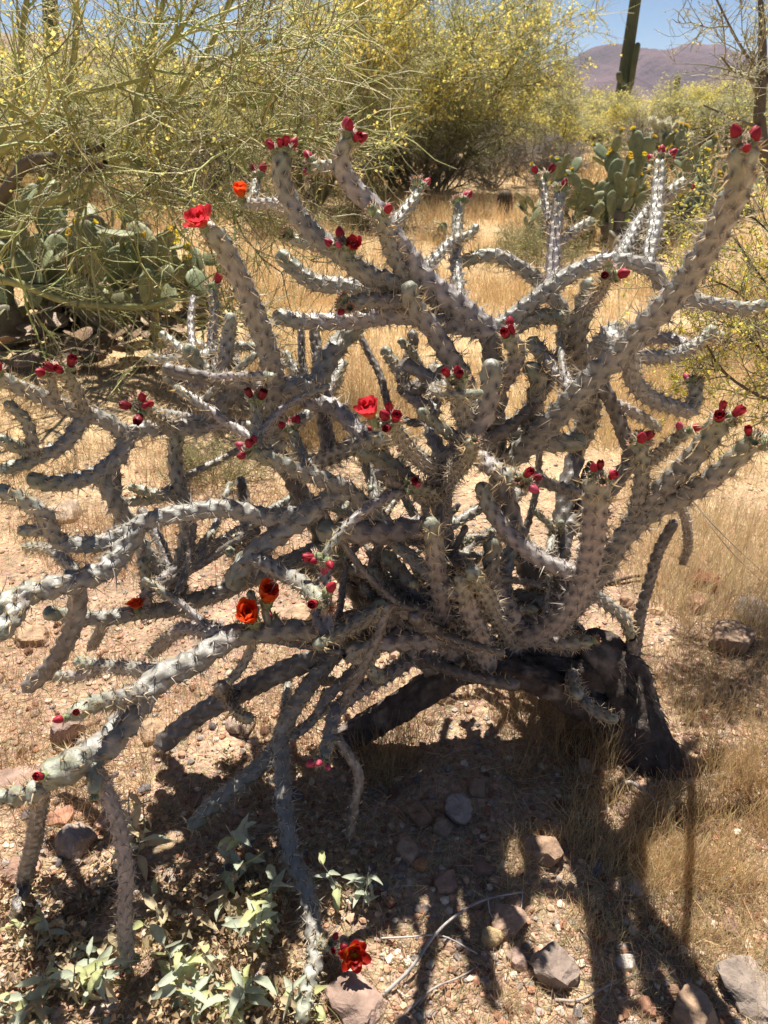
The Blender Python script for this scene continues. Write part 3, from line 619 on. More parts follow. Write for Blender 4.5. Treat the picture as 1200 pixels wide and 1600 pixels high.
BUD = [bud_mesh(1, RED, 0), bud_mesh(2, (.30, .012, .03), 0), bud_mesh(3, PINK, 0), bud_mesh(4, RED, 1), bud_mesh(5, DARK, 1), bud_mesh(6, (.42, .18, .10), 2), bud_mesh(7, (.30, .16, .08), 2)]
def orient(o, p, d, roll=0, sc=1.0):
    o.rotation_mode = 'QUATERNION'; q = Vector(d).to_track_quat('Z', 'Y'); from mathutils import Quaternion
    o.rotation_quaternion = q @ Quaternion((0, 0, 1), roll); o.location = tuple(p); o.scale = (sc, sc, sc)
def put_buds(st, tip, n, rng, red=.62, size=1.0):
    P, T, a, b, r = tip
    for i in range(n + (1 if n > 2 else 0)):
        th = 2 * pi * i / max(n, 1) + rng.uniform(-.4, .4); ti = rng.uniform(.35, 1.15) if n > 1 else .25
        d = T * cos(ti) + (a * cos(th) + b * sin(th)) * sin(ti) + np.array([0, 0, .35])
        d = d / np.linalg.norm(d)
        p = P + (a * cos(th) + b * sin(th)) * r * .55 * min(ti, 1) - T * r * (.35 + .25 * ti)
        me = BUD[int(rng.choice([0, 1, 2, 3, 4], p=[.28, .25, .12, .2, .15]))] if rng.random() < red else BUD[5 + int(rng.random() < .5)]
        o = link('bud' if me not in BUD[5:] else 'young_fruit', me, st); orient(o, p, d, rng.uniform(0, 6), rng.uniform(.72, 1.1) * size)

base_pt = at_arr(dense[0][-1:, :3])[0][0]
cholla = thing('cholla_cactus', (base_pt[0], base_pt[1], 0), 'sprawling grey cholla cactus with red buds and a black woody trunk', 'cactus')
ORG = np.array([base_pt[0], base_pt[1], 0.0])
TIPS = {}; CH = []
NSTEM = 0
for i, (A, spec) in enumerate(zip(dense, BR)):
    W, t = at_arr(A[:, :3]); R = A[:, 3] * t / F
    if i == 0: W[:, 2] = np.maximum(W[:, 2], -.05)
    CH.append((W, R, spec[4]))
    mb, sp, tip = stem_mesh(W - ORG, R * 1.03, spec[4], brng, 1)
    st = mb.build('trunk' if i == 0 else ('limb' if spec[4] == 'b' else 'stem'), M['bark'] if spec[4] == 'b' else M['stem'], cholla)
    if i == 0:
        st['label'] = 'black shaggy woody base of the cholla'
        q = brng.integers(int(len(W) * .25), len(W) - 3, 900); dv = norm(brng.normal(size=(900, 3))); S0 = W[q] - ORG + dv * (R[q] * 1.0)[:, None]
        Pf = grow(S0, norm(W[q + 2] - W[q]) + dv * .55, brng.uniform(.015, .06, 900), 4, .25, -.05, brng); V, Q = tubes(Pf, np.tile([.0024, .0022, .0016, .0007], (900, 1)), 3)
        tag(MB().add(V, Q, np.repeat(jit((.22, .18, .15), 900, brng, .45), 12, 0)).build('bark_fibres', M['wood'], st), kind='stuff')
    if sp: tag(sp.build('spines', M['spine'], st, smooth=False), kind='stuff')
    TIPS[i] = (st, tip)
    if spec[5]: put_buds(st, tip, spec[5], brng, size=.78 if spec[0] < 1.1 else 1.0)

# more joints crowded inside the plant
fills = 0; tries = 0
while fills < 150 and tries < 9000:
    tries += 1
    W, R, kd = CH[int(brng.integers(0, len(CH)))]
    j = int(brng.uniform(.15, .95) * (len(W) - 1)); p0 = W[j]
    x, y = project(p0[None]); x, y = float(x[0]), float(y[0])
    low = fills % 2 == 0
    if not (200 < x < 960 and (830 if low else 500) < y < 1160): continue
    rad = float(np.clip(R[j] * brng.uniform(.55, .9), .009, .0185)); L = brng.uniform(.12, .34)
    D = brng.normal(size=3); D[2] = abs(D[2]) * (.25 if low else .5) - (.12 if low else -.02); D[1] += .35
    D /= np.linalg.norm(D); up = brng.uniform(-.02, .06)
    P = [p0]; n = 14; w = brng.normal(0, .05, 3)
    for q in range(n):
        D = D + w * .6 + brng.normal(0, .05, 3) + np.array([0, 0, up]); D /= np.linalg.norm(D); P.append(P[-1] + D * L / n)
    P = np.array(P)[::-1]; xs, ys = project(P)
    if xs.min() < 200 or xs.max() > 985 or ys.min() < 490 or ys.max() > 1190 or P[:, 2].min() < .02 or P[:, 1].min() < 1.1: continue
    kd2 = 'o' if brng.random() < .45 else 'g'
    mb, sp, tip = stem_mesh(P - ORG, np.linspace(rad * .92, rad, len(P)), kd2, brng, 2)
    st = mb.build('stem', M['stem'], cholla)
    if sp: tag(sp.build('spines', M['spine'], st, smooth=False), kind='stuff')
    if kd2 == 'g' and brng.random() < .22: put_buds(st, tip, 3, brng)
    CH.append((P, np.full(len(P), rad), kd2)); fills += 1

# open flowers: pixel, forward distance taken from the stem they sit on, facing, openness, colours
def stem_near(x, y):
    best = (1e9, 0, 0)
    for i, A in enumerate(dense):
        d = np.hypot(A[:, 0] - x, A[:, 1] - y); j = int(d.argmin())
        c = d[j] + A[j, 2] * 12
        if c < best[0]: best = (c, i, j)
    return best[1], best[2]
OR = ((.9, .36, .04), (.80, .10, .02)); MG = ((.85, .40, .15), (.66, .045, .06)); DR = ((.80, .40, .03), (.42, .016, .010))
for n, (x, y, sx, sy, face, op, (c0, c1), size) in enumerate([
    (313, 344, 320, 356, (-.25, -.5, .8), .68, MG, 1.05), (376, 300, 393, 314, (.0, -.35, .9), .35, OR, 1.0), (552, 384, 540, 400, (.15, -.6, .7), .5, MG, .8),
    (577, 643, 605, 664, (-.35, -.3, .9), .42, MG, 1.1), (390, 962, 392, 985, (-.12, -.42, .9), .33, OR, 1.65), (419, 930, 420, 975, (.25, -.30, .92), .32, OR, 1.5),
    (553, 1492, 520, 1480, (.35, -.75, .55), .85, DR, 1.0), (212, 945, 215, 957, (-.1, .1, 1), .8, OR, .8)]):
    i, j = stem_near(sx, sy); st = TIPS[i][0]; A = dense[i][j]
    d = np.array(face); d = d / np.linalg.norm(d)
    rr = A[3] / F * A[2]
    c = at(x, y, A[2] - .012)                       # centre of the open cup
    p = c - d * .030 * size - ORG
    o = link('flower', flower_mesh(60 + n, op, c0, c1, size), st); orient(o, p, d, n * 1.3, 1.0)
    if np.linalg.norm(p + ORG - at(A[0], A[1], A[2])) > rr * 1.1:   # a short green joint carries it
        q = at(A[0], A[1], A[2]) - ORG; mid = (p + q) / 2 + np.array([0, 0, -.004])
        mb, sp, tip = stem_mesh(np.array([p + d * .006, p, mid, q]), np.full(4, .0085), 'g', brng, 2)
        mb.build('joint', M['stem'], st)

# ------------------------------------------------------------------ palo verde trees
TW = (.33, .34, .13); TWD = (.24, .20, .12); STRAW = (.55, .48, .27); YEL = (.86, .73, .20)
def crown_parts(P, R, rng, n1, n2, n3, l1, l2, l3, r1, r2, r3, up=.02, hues=(TW, TWD, STRAW), droop=0.0, thin=None):
    """three orders of twigs from limbs P; returns MB of twigs and the fine twig paths"""
    mb = MB()
    S, D, q = spawn(P, R, n1, rng, .2, 1, (.3, 1.0))
    if thin:                                        # fewer side shoots low on the tree
        ok = (S[:, 2] > thin[0]) | (rng.random(n1) > thin[1]); S, D, q = S[ok], D[ok], q[ok]; n2 = int(n2 * len(S) / n1); n3 = int(n3 * len(S) / n1); n1 = len(S)
    L1 = rng.uniform(.6, 1.3, n1) * l1
    P1 = grow(S, D, L1, 6, .16, up, rng); R1 = np.linspace(1, .35, 6)[None] * np.minimum(r1, q * .8)[:, None]
    V, Q = tubes(P1, R1, 4); mb.add(V, Q, np.repeat(jit(hues[0], n1, rng, .2), 24, 0))
    S, D, q = spawn(P1, R1, n2, rng, .15, 1, (.4, 1.2)); L2 = rng.uniform(.5, 1.4, n2) * l2
    P2 = grow(S, D, L2, 4, .2, up - droop, rng); R2 = np.linspace(1, .4, 4)[None] * (r2 * rng.uniform(.7, 1.2, n2))[:, None]
    V, Q = tubes(P2, R2, 3); hue = np.where(rng.random((n2, 1)) < .6, hues[0], np.where(rng.random((n2, 1)) < .5, hues[1], hues[2]))
    mb.add(V, Q, np.repeat(np.clip(hue * (1 + rng.normal(0, .2, (n2, 1))), .02, 1), 12, 0))
    S, D, q = spawn(P2, R2, n3, rng, .1, 1, (.4, 1.3)); L3 = rng.uniform(.5, 1.5, n3) * l3
    P3 = grow(S, D, L3, 3, .2, up - droop, rng); R3 = np.linspace(1, .5, 3)[None] * (r3 * rng.uniform(.7, 1.2, n3))[:, None]
    V, Q = tubes(P3, R3, 3); hue = np.where(rng.random((n3, 1)) < .55, hues[0], np.where(rng.random((n3, 1)) < .4, hues[1], hues[2]))
    mb.add(V, Q, np.repeat(np.clip(hue * (1 + rng.normal(0, .22, (n3, 1))), .02, 1), 9, 0))
    return mb, P1, P2, P3
def pick(P, n, rng, lo=.3):
    i = rng.integers(0, len(P), n); t = rng.uniform(lo, 1, n) * (P.shape[1] - 1); j = np.minimum(t.astype(int), P.shape[1] - 2); f = (t - j)[:, None]
    return P[i, j] * (1 - f) + P[i, j + 1] * f
def clumpy(pts, rng, scale, thr, seed):
    w = fbm(pts[:, 0] * scale + pts[:, 1] * scale * .7, pts[:, 2] * scale + pts[:, 1] * .5 * scale, seed, 3)
    return pts[w > thr]
def palo_verde(seed, height, spread, nl=7, n1=150, n2=2600, n3=8500, nflow=9000, nleaf=7000, fs=.022, thick=1.0, hues=(TW, TWD, STRAW), flow_lo=.3, cl=.44):
    """returns {part name: mesh}; origin at the foot"""
    rng = np.random.default_rng(seed); out = []
    a = np.sort(rng.uniform(0, 2 * pi, nl)); lean = rng.uniform(.25, 1.0, nl)
    S = np.stack([np.cos(a) * .08, np.sin(a) * .08, np.full(nl, -.08)], 1)
    D = np.stack([np.cos(a) * np.sin(lean), np.sin(a) * np.sin(lean), np.cos(lean)], 1)
    L = rng.uniform(.7, 1.05, nl) * np.hypot(height * .75, spread * .42 * lean)
    P = grow(S, D, L, 9, .13, .035, rng); R = np.linspace(1, .25, 9)[None] * (rng.uniform(.035, .06, nl) * thick)[:, None]
    for i in range(nl):
        V, Q = tubes(P[i:i + 1], R[i:i + 1], 7); mb = MB().add(V, Q, jit((.20, .19, .085), 1, rng)[0]); out.append(('limb', mb.mesh('limb', [M['twig']])))
    k = thick
    mb, P1, P2, P3 = crown_parts(P, R, rng, n1, n2, n3, height * .30, height * .13, height * .075, .016 * k, .0065 * k, .0042 * k, hues=hues, droop=.04)
    for q in range(len(mb.V)):                      # pull the crown into its spread
        pass
    out.append(('crown', mb.mesh('crown', [M['twig']])))
    pts = pick(P3, nleaf, rng); V, T = flakes(pts, rng.uniform(.5, 1.3, len(pts)) * fs * 1.2, rng, .5); lm = MB().add(V, T, np.repeat(jit((.38, .38, .13), len(pts), rng, .25), 4, 0))
    out.append(('foliage', lm.mesh('foliage', [M['leaf']], False)))
    pts = pick(P3, int(nflow * 2.2), rng); pts = pts[pts[:, 2] > flow_lo * height]; pts = clumpy(pts, rng, 1.7, cl, seed)[:nflow]
    if len(pts):
        pts = pts + rng.normal(0, .015, pts.shape); V, T = flakes(pts, rng.uniform(.6, 1.4, len(pts)) * fs * 1.9, rng, .8)
        out.append(('blossom', MB().add(V, T, np.repeat(jit(YEL, len(pts), rng, .15), 4, 0)).mesh('blossom', [M['blossom']], False)))
    return out
STUFF_PARTS = ('crown', 'foliage', 'blossom')
def place(parts, name, loc, label, cat, group=None, rz=0, sc=(1, 1, 1)):
    t = thing(name, loc, label, cat, group); t.rotation_euler = (0, 0, rz); t.scale = sc
    for n, me in parts:
        o = link(n, me, t)
        if n in STUFF_PARTS: o['kind'] = 'stuff'
    return t
def gp(px, Y):                                    # foot of a far thing seen in column px at distance Y
    d = ray(px, 160); X = (px - 600) / F * Y / d[1]
    return np.array([X, Y, float(gz(X, Y)) - .03])

# the near palo verde that leans in over the prickly pears, limbs traced
def near_tree():
    rng = np.random.default_rng(31)
    base = np.array([-2.55, 5.1, float(gz(-2.55, 5.1))])
    t = thing('palo_verde_tree', base, 'green-barked palo verde arching over the prickly pear pads beside the cholla', 'tree', 'palo verde trees')
    LIMBS = [  # Y tip, Y base, r tip, r base, tip -> base
        (4.6, 5.0, 3.5, 8, [(372, -40), (350, 25), (330, 70), (290, 135), (250, 170), (215, 200), (186, 242), (172, 270), (120, 300), (45, 330), (-30, 420), (-60, 520)]),
        (5.0, 5.0, 3.5, 6.5, [(262, -50), (255, 5), (240, 55), (220, 130), (208, 190), (190, 235)]),
        (4.4, 4.9, 3, 7, [(235, 120), (165, 138), (125, 146), (90, 170), (60, 200), (15, 226), (-40, 270)]),
        (5.2, 5.1, 4, 6, [(118, -40), (118, 60), (110, 120), (95, 165)]),
        (5.3, 5.1, 4, 6, [(48, -40), (35, 50), (32, 110), (20, 180), (-10, 240)]),
        (4.3, 4.8, 3, 5.5, [(400, 168), (340, 160), (300, 165), (270, 176), (245, 192), (222, 226), (200, 250)]),
        (4.7, 4.95, 7, 11, [(160, 228), (120, 240), (85, 246), (45, 252), (22, 280), (-10, 330), (-40, 400)]),
        (4.6, 4.9, 5, 9, [(165, 255), (120, 266), (70, 262), (40, 262)]),
        (4.1, 4.7, 2.5, 5, [(372, 338), (345, 310), (300, 292), (262, 276), (225, 258), (190, 246)]),
        (4.0, 4.6, 2.5, 4.5, [(330, 390), (300, 330), (262, 300), (230, 275), (205, 256)]),
        (4.0, 4.6, 2.5, 5, [(420, 205), (380, 222), (330, 226), (290, 222), (250, 238), (215, 246)]),
        (4.0, 4.7, 4, 7, [(325, 474), (280, 466), (240, 478), (175, 479), (100, 470), (20, 440), (-60, 440)]),
        (4.2, 4.7, 2, 3.5, [(320, 512), (285, 500), (255, 484), (240, 478)]),
        (4.3, 4.7, 2.5, 5, [(20, 420), (22, 380), (40, 340), (60, 300), (80, 270)]),
        (4.3, 4.7, 2.5, 5, [(150, 390), (120, 360), (130, 320), (150, 280), (165, 262)]),
        (4.4, 4.8, 2.5, 5, [(440, 60), (400, 70), (350, 95), (310, 120), (285, 142)]),
        (4.4, 4.8, 2.5, 5, [(300, 20), (262, 70), (235, 110), (218, 140)]),
        (3.8, 4.6, 2.5, 5, [(0, 150), (50, 190), (90, 235), (120, 255)]),
    ]
    Ps = []; Rs = []
    for (y0, y1, r0, r1, pts) in LIMBS:
        pts = np.array(pts, float); s = np.linspace(0, 1, len(pts)); A = catmull(np.column_stack([pts, y0 + (y1 - y0) * s, r0 + (r1 - r0) * s]), 10)[::-1]
        W, tt = at_arr(A[:, :3]); R = A[:, 3] * tt / F
        q = np.linspace(0, len(W) - 1, 16); W = np.stack([np.interp(q, np.arange(len(W)), W[:, c]) for c in range(3)], 1); R = np.interp(q, np.arange(len(R)), R)
        W[0, 2] = max(W[0, 2], 0) if W[0, 2] > .4 else -.05
        W = W - base; Ps.append(W); Rs.append(R)
        V, Q = tubes(W[None], R[None], 9); dk = pts[0][1] > 225 and r1 > 8
        MB().add(V, Q, (.10, .08, .055) if dk else (.30, .295, .115)).build('limb', M['twig'], t)
    P = np.array(Ps); R = np.array(Rs)
    mb, P1, P2, P3 = crown_parts(P, R, rng, 190, 1500, 3600, .62, .30, .17, .008, .0040, .0026, up=.0, droop=.02, thin=(1.0, .55))
    tag(mb.build('crown', M['twig'], t), kind='stuff')
    pts = pick(P3, 5000, rng); V, T = flakes(pts, rng.uniform(.006, .013, len(pts)), rng, .45)
    tag(MB().add(V, T, np.repeat(jit((.30, .30, .10), len(pts), rng, .25), 4, 0)).build('foliage', M['leaf'], t, smooth=False), kind='stuff')
    pts = pick(P3, 16000, rng); pts = pts[rng.random(len(pts)) < np.clip((pts[:, 2] - .75) / 1.2, .04, 1)]; pts = clumpy(pts, rng, 2.6, .48, 5)[:6500]
    V, T = flakes(pts + rng.normal(0, .008, pts.shape), rng.uniform(.012, .026, len(pts)), rng, .85)
    tag(MB().add(V, T, np.repeat(jit(YEL, len(pts), rng, .15), 4, 0)).build('blossom', M['blossom'], t, smooth=False), kind='stuff')
near_tree()
G = 'palo verde trees'
pv_a = palo_verde(101, 3.9, 5.2, nl=9, n1=190, n2=2600, n3=8500, nflow=13000, nleaf=9000)
place(pv_a, 'palo_verde_tree', gp(655, 14.5), 'wide blooming palo verde between the near palo verde and the tall prickly pear', 'tree', G, .4, (1.0, 1.0, 1.0))
pv_b = palo_verde(102, 3.6, 5.0, nl=8, n1=150, n2=2200, n3=7000, nflow=12000, nleaf=8000, fs=.026)
place(pv_b, 'palo_verde_tree', gp(470, 12.0), 'blooming palo verde behind the tall bud-tipped cholla stems', 'tree', G, 2.0, (.85, .85, .98))
place(pv_a, 'palo_verde_tree', gp(250, 14.0), 'yellow palo verde seen through the limbs of the near one', 'tree', G, 3.3, (.9, .9, .66))
place(pv_b, 'palo_verde_tree', gp(60, 13.0), 'yellow palo verde standing beneath the tan hillside', 'tree', G, 4.6, (.9, .9, .64))
pv_c = palo_verde(103, 3.2, 4.8, nl=8, n1=150, n2=1900, n3=6000, nflow=3000, nleaf=9000, fs=.034, thick=1.35, hues=((.34, .33, .15), (.22, .19, .12), (.45, .40, .24)), cl=.5)
place(pv_c, 'palo_verde_tree', gp(800, 23.0), 'tall olive palo verde behind the wide blooming one', 'tree', G, 1.1, (1.05, 1.05, 1.05))
place(pv_b, 'palo_verde_tree', gp(900, 21.0), 'low yellow palo verde beside the foot of the tall saguaro', 'tree', G, 5.2, (.8, .8, .55))
far_sp = [(1010, 25, .3, .75, .52, 0), (955, 29, 2.2, .9, .58, 1), (1075, 27, 4.0, .9, .55, 1), (1140, 24, 1.2, .95, .56, 1), (1215, 26, 2.9, 1.1, .75, 1), (715, 30, 3.5, 1.2, 1.15, 1), (850, 33, .9, 1.0, .85, 1),
          (1035, 42, 1.9, 1.2, .66, 0), (1110, 46, 2.6, 1.4, .66, 1), (920, 45, 3.9, 1.3, .75, 1), (1190, 52, 3.9, 1.4, .75, 0), (560, 26, 2.4, 1.3, 1.1, 0), (380, 24, 5.4, 1.1, .8, 1), (150, 24, .6, 1.2, .75, 0), (-20, 21, 3.0, 1.2, .8, 1)]
OWN = {1010: 'low yellow-flowered palo verde just beyond the tall saguaro', 955: 'olive bush-like palo verde behind the foot of the tall saguaro', 1140: 'olive palo verde behind the thin dark-trunked tree',
       715: 'tall olive palo verde showing over the wide blooming one', 1035: 'yellowish palo verde beside the tiny far saguaro'}
for px, Y, rz, sx, sz, kind in far_sp:
    place(pv_b if kind == 0 else pv_c, 'palo_verde_tree', gp(px, Y), OWN.get(px) or 'distant palo verde in the bushy belt below the mountains' if px > 650 else 'distant palo verde beyond the yellow flowering trees',
          'tree', 'palo verdes in the far belt' if px > 650 else 'palo verdes behind the near trees', rz, (sx, sx, sz))

for px, Y, rz, k in ((-330, 12, 1.0, 0), (-560, 18, 2.5, 1), (1480, 13, 4.2, 0), (1720, 19, .4, 1)):   # the flat goes on past the frame
    place(pv_b if k == 0 else pv_c, 'palo_verde_tree', gp(px, Y), 'blooming palo verde standing apart on the grassy flat', 'tree', 'palo verdes past the near trees', rz, (.95, .95, .85))
# grey twiggy shrubs
BR_H = ((.22, .18, .12), (.15, .12, .09), (.34, .28, .19))
def shrub(seed, h, spread, nf, leafcol, fs, n2=900, n3=3000, hues=BR_H, thick=.6, flow=0):
    rng = np.random.default_rng(seed); nl = 11; a = rng.uniform(0, 2 * pi, nl); lean = rng.uniform(.2, 1.15, nl); out = []
    S = np.stack([np.cos(a) * .03, np.sin(a) * .03, np.full(nl, -.03)], 1); D = np.stack([np.cos(a) * np.sin(lean), np.sin(a) * np.sin(lean), np.cos(lean)], 1)
    P = grow(S, D, rng.uniform(.6, 1, nl) * h, 7, .15, .04, rng); R = np.linspace(1, .3, 7)[None] * np.full((nl, 1), .012 * thick)
    for i in range(nl):
        V, Q = tubes(P[i:i + 1], R[i:i + 1], 5); out.append(('branch', MB().add(V, Q, hues[0]).mesh('branch', [M['twig']])))
    mb, P1, P2, P3 = crown_parts(P, R, rng, 70, n2, n3, h * .4, h * .2, h * .1, .006 * thick, .004 * thick, .003 * thick, hues=hues)
    out.append(('crown', mb.mesh('crown', [M['twig']])))
    pts = pick(P3, nf, rng); V, T = flakes(pts, rng.uniform(.6, 1.3, len(pts)) * fs, rng, .55); out.append(('foliage', MB().add(V, T, np.repeat(jit(leafcol, len(pts), rng, .25), 4, 0)).mesh('foliage', [M['leaf']], False)))
    if flow:
        pts = pick(P3, flow, rng); V, T = flakes(pts, rng.uniform(.6, 1.3, len(pts)) * fs, rng, .9); out.append(('blossom', MB().add(V, T, np.repeat(jit(YEL, len(pts), rng, .15), 4, 0)).mesh('blossom', [M['blossom']], False)))
    return out
sh_a = shrub(201, 1.1, 1, 1500, (.24, .22, .11), .022, thick=1.3)
sh_b = shrub(202, .42, .5, 2600, (.30, .31, .11), .011, n2=700, n3=2200, hues=((.24, .22, .10), (.2, .16, .1), (.36, .3, .16)), thick=.35, flow=250)
sh_c = shrub(203, .9, 1, 500, (.2, .17, .1), .02, thick=1.1, hues=((.17, .14, .11), (.12, .1, .08), (.27, .23, .18)))
GS = 'dry shrubs on the grassy flat'
for me, px, py, rz, sc, lab in [
    (sh_a, 690, 300, .3, 1.15, 'grey twiggy shrub at the foot of the wide blooming palo verde'), (sh_c, 770, 292, 1.3, 1.1, 'dark twiggy shrub under the wide palo verde near the barrel cactus'),
    (sh_a, 600, 305, 2.3, 1.1, 'grey twiggy shrub behind the bud-tipped stems'), (sh_c, 850, 290, .7, 1.0, 'dark twiggy shrub behind the tall prickly pear'),
    (sh_a, 1010, 285, 4.1, 1.1, 'grey twiggy shrub between the two big prickly pears'), (sh_c, 480, 318, 3.1, .9, 'dark twiggy shrub beside the near palo verde'),
    (sh_a, 1130, 315, 5.0, .7, 'low straw-coloured shrub below the farther prickly pear'), (sh_c, 340, 330, 3.8, 1.0, 'dark twiggy shrub under the near palo verde limbs'),
    (sh_b, 440, 372, .4, 1.5, 'low yellowish bush on the gold grass beyond the cholla'), (sh_b, 850, 425, 1.4, 1.25, 'small yellow-green bush in front of the tall prickly pear'), (sh_b, 800, 408, 2.4, 1.1, 'tiny yellow-green bush on the grassy flat'),
    (sh_b, 345, 752, .9, .62, 'leafy yellow-green weed under the left cholla stems'.replace('left ', 'hanging ')), (sh_b, 1100, 345, 3.9, 1.3, 'small pale bush below the farther prickly pear'),
    (sh_b, 560, 355, 3.0, 1.5, 'yellow-tipped bush beyond the cholla crown')]:
    place(me, 'desert_shrub', on_ground(px, py) - np.array([0, 0, .02]), lab, 'shrub', GS, rz, (sc, sc, sc))

# thin-branched trees at the edge of the picture
def edge_tree(name, label, limbs, seed, n1, n2, n3, l, r, nleaf, leafcol, fs, flow, flowcol, dark, loY):
    rng = np.random.default_rng(seed); Ps = []; Rs = []
    first = limbs[0]; b = at(first[-1][0], first[-1][1], first[-1][2]); t = thing(name, (b[0], b[1], 0), label, 'tree' if 'tree' in name else 'shrub')
    b = np.array([b[0], b[1], 0])
    for pts in limbs:
        A = catmull(np.array(pts, float), 8)[::-1]; W, tt = at_arr(A[:, :3]); R = A[:, 3] * tt / F; W = W - b
        q = np.linspace(0, len(W) - 1, 14); W = np.stack([np.interp(q, np.arange(len(W)), W[:, c]) for c in range(3)], 1); R = np.interp(q, np.arange(len(R)), R)
        if pts is first: W[0, 2] = -.05
        V, Q = tubes(W[None], R[None], 7); MB().add(V, Q, dark).build('limb', M['twig'], t); Ps.append(W); Rs.append(R)
    mb, P1, P2, P3 = crown_parts(np.array(Ps), np.array(Rs), rng, n1, n2, n3, l, l * .45, l * .25, r, r * .55, r * .38, hues=((.24, .22, .12), dark, (.36, .33, .22)))
    tag(mb.build('crown', M['twig'], t), kind='stuff')
    pts = pick(P3, nleaf, rng); V, T = flakes(pts, rng.uniform(.6, 1.3, len(pts)) * fs, rng, .6); tag(MB().add(V, T, np.repeat(jit(leafcol, len(pts), rng, .2), 4, 0)).build('foliage', M['leaf'], t, smooth=False), kind='stuff')
    pts = pick(P3, flow, rng); V, T = flakes(pts, rng.uniform(.6, 1.3, len(pts)) * fs, rng, .8); tag(MB().add(V, T, np.repeat(jit(flowcol, len(pts), rng, .15), 4, 0)).build('blossom', M['blossom'], t, smooth=False), kind='stuff')
edge_tree('mesquite_tree', 'thin dark-trunked tree with pale tips beside the farther prickly pear', [
    [(1186, -30, 6.0, 3), (1192, 60, 6.0, 6), (1190, 130, 6.0, 8), (1188, 210, 6.0, 10), (1215, 300, 6.0, 12), (1225, 425, 6.0, 14)],
    [(1120, 0, 5.6, 1.5), (1150, 60, 5.8, 2), (1180, 110, 6, 3), (1190, 150, 6, 4)], [(1128, 90, 5.4, 1.2), (1145, 110, 5.6, 2), (1175, 125, 5.9, 2.5), (1190, 160, 6, 4)],
    [(1100, 165, 5.3, 1.2), (1130, 178, 5.5, 2), (1160, 190, 5.8, 2), (1190, 200, 6, 4)], [(1240, 20, 6.2, 2), (1220, 80, 6, 3), (1195, 130, 6, 5)]], 301, 26, 170, 420, .42, .006, 900, (.40, .40, .26), .016, 260, (.72, .62, .22), (.10, .085, .06), 6)
edge_tree('creosote_bush', 'yellow-green creosote sprays reaching past the big leaning cholla stem', [
    [(1105, 540, 1.9, 1.5), (1130, 580, 1.95, 2), (1170, 610, 2.0, 2.5), (1230, 640, 2.1, 3.5), (1300, 690, 2.2, 5), (1330, 745, 2.25, 6)],
    [(1080, 430, 2.0, 1.2), (1120, 440, 2.0, 1.5), (1170, 470, 2.05, 2), (1240, 540, 2.1, 3), (1300, 680, 2.2, 4)], [(1130, 350, 2.1, 1.2), (1160, 390, 2.1, 1.5), (1200, 450, 2.15, 2), (1260, 560, 2.15, 3), (1300, 680, 2.2, 4)],
    [(1150, 330, 2.2, 1.2), (1190, 350, 2.2, 1.5), (1240, 420, 2.2, 2), (1290, 560, 2.2, 3), (1310, 690, 2.2, 4)], [(1120, 500, 1.95, 1.2), (1160, 520, 2, 1.5), (1200, 560, 2.05, 2), (1250, 640, 2.1, 3), (1300, 690, 2.2, 4)]],
    302, 80, 600, 1800, .24, .0022, 4200, (.46, .46, .12), .011, 2800, (.78, .66, .13), (.075, .06, .05), 2)

# ------------------------------------------------------------------ prickly pears
def pad_mesh(seed, w, h, th, col):
    rng = np.random.default_rng(seed); nu, nv = 16, 9; V = []
    mb = MB()
    for j in range(nv):                            # lathe of an obovate outline, flattened
        t = j / (nv - 1); a = pi * t; z = h * .5 * (1 - cos(a))
        r = sin(a) ** .8 * (.78 + .42 * t) * .5 * w if 0 < t < 1 else (.10 * w if t == 0 else .002)
        for i in range(nu):
            b = 2 * pi * i / nu; V.append((r * cos(b), th * sin(b) * (r / (.5 * w)) ** .6 * .5 + .02 * w * sin(3 * z / h + seed), z))
    V = np.array(V); idx = np.arange(nv * nu).reshape(nv, nu); nx = np.roll(idx, -1, 1)
    Q = np.stack([idx[:-1], nx[:-1], nx[1:], idx[1:]], -1).reshape(-1, 4)
    mb.add(V, Q, np.clip(np.array(col)[None] * (1 + rng.normal(0, .05, (len(V), 1))), 0, 1))
    # areoles: small dark-rimmed bumps with a pair of short spines, on both faces
    pts = []
    for zi in range(6):
        for xi in range(-3, 4):
            x = (xi + .5 * (zi % 2)) * w * .15; z = h * (.14 + zi * .145)
            t = math.acos(1 - 2 * z / h) / pi; r = sin(pi * t) ** .8 * (.78 + .42 * t) * .5 * w
            if abs(x) < r * .92:
                yy = th * .5 * math.sqrt(max(0, 1 - (x / r) ** 2)) * (r / (.5 * w)) ** .6
                for s in (-1, 1): pts.append((x, s * yy + .02 * w * sin(3 * z / h + seed), z, s))
    for x, y, z, s in pts:
        e = .0035 * (w / .16); mb.add([(x - e, y + s * .0012, z), (x, y + s * .0012, z - e), (x + e, y + s * .0012, z), (x, y + s * .0012, z + e), (x, y + s * .004, z)], [(0, 1, 4), (1, 2, 4), (2, 3, 4), (3, 0, 4)], (.10, .07, .045))
        for q in range(2):
            d = norm(np.array([rng.normal(0, .6), s, rng.normal(-.3, .5)])) * rng.uniform(.015, .032); p = np.array([x, y, z])
            mb.add([p + (-.0006, 0, 0), p + (.0006, 0, 0), p + d], [(0, 1, 2)], (.6, .52, .38))
    return mb.mesh('pad', [M['pad']])
PC = (.205, .225, .115)
PADS = [pad_mesh(1, .15, .235, .030, PC), pad_mesh(2, .13, .22, .028, (.23, .245, .125)), pad_mesh(3, .19, .24, .032, (.18, .21, .11)), pad_mesh(4, .115, .20, .028, (.27, .27, .14))]
PADO = [pad_mesh(5, .18, .24, .06, (.17, .15, .10)), pad_mesh(6, .16, .22, .05, (.20, .165, .12))]
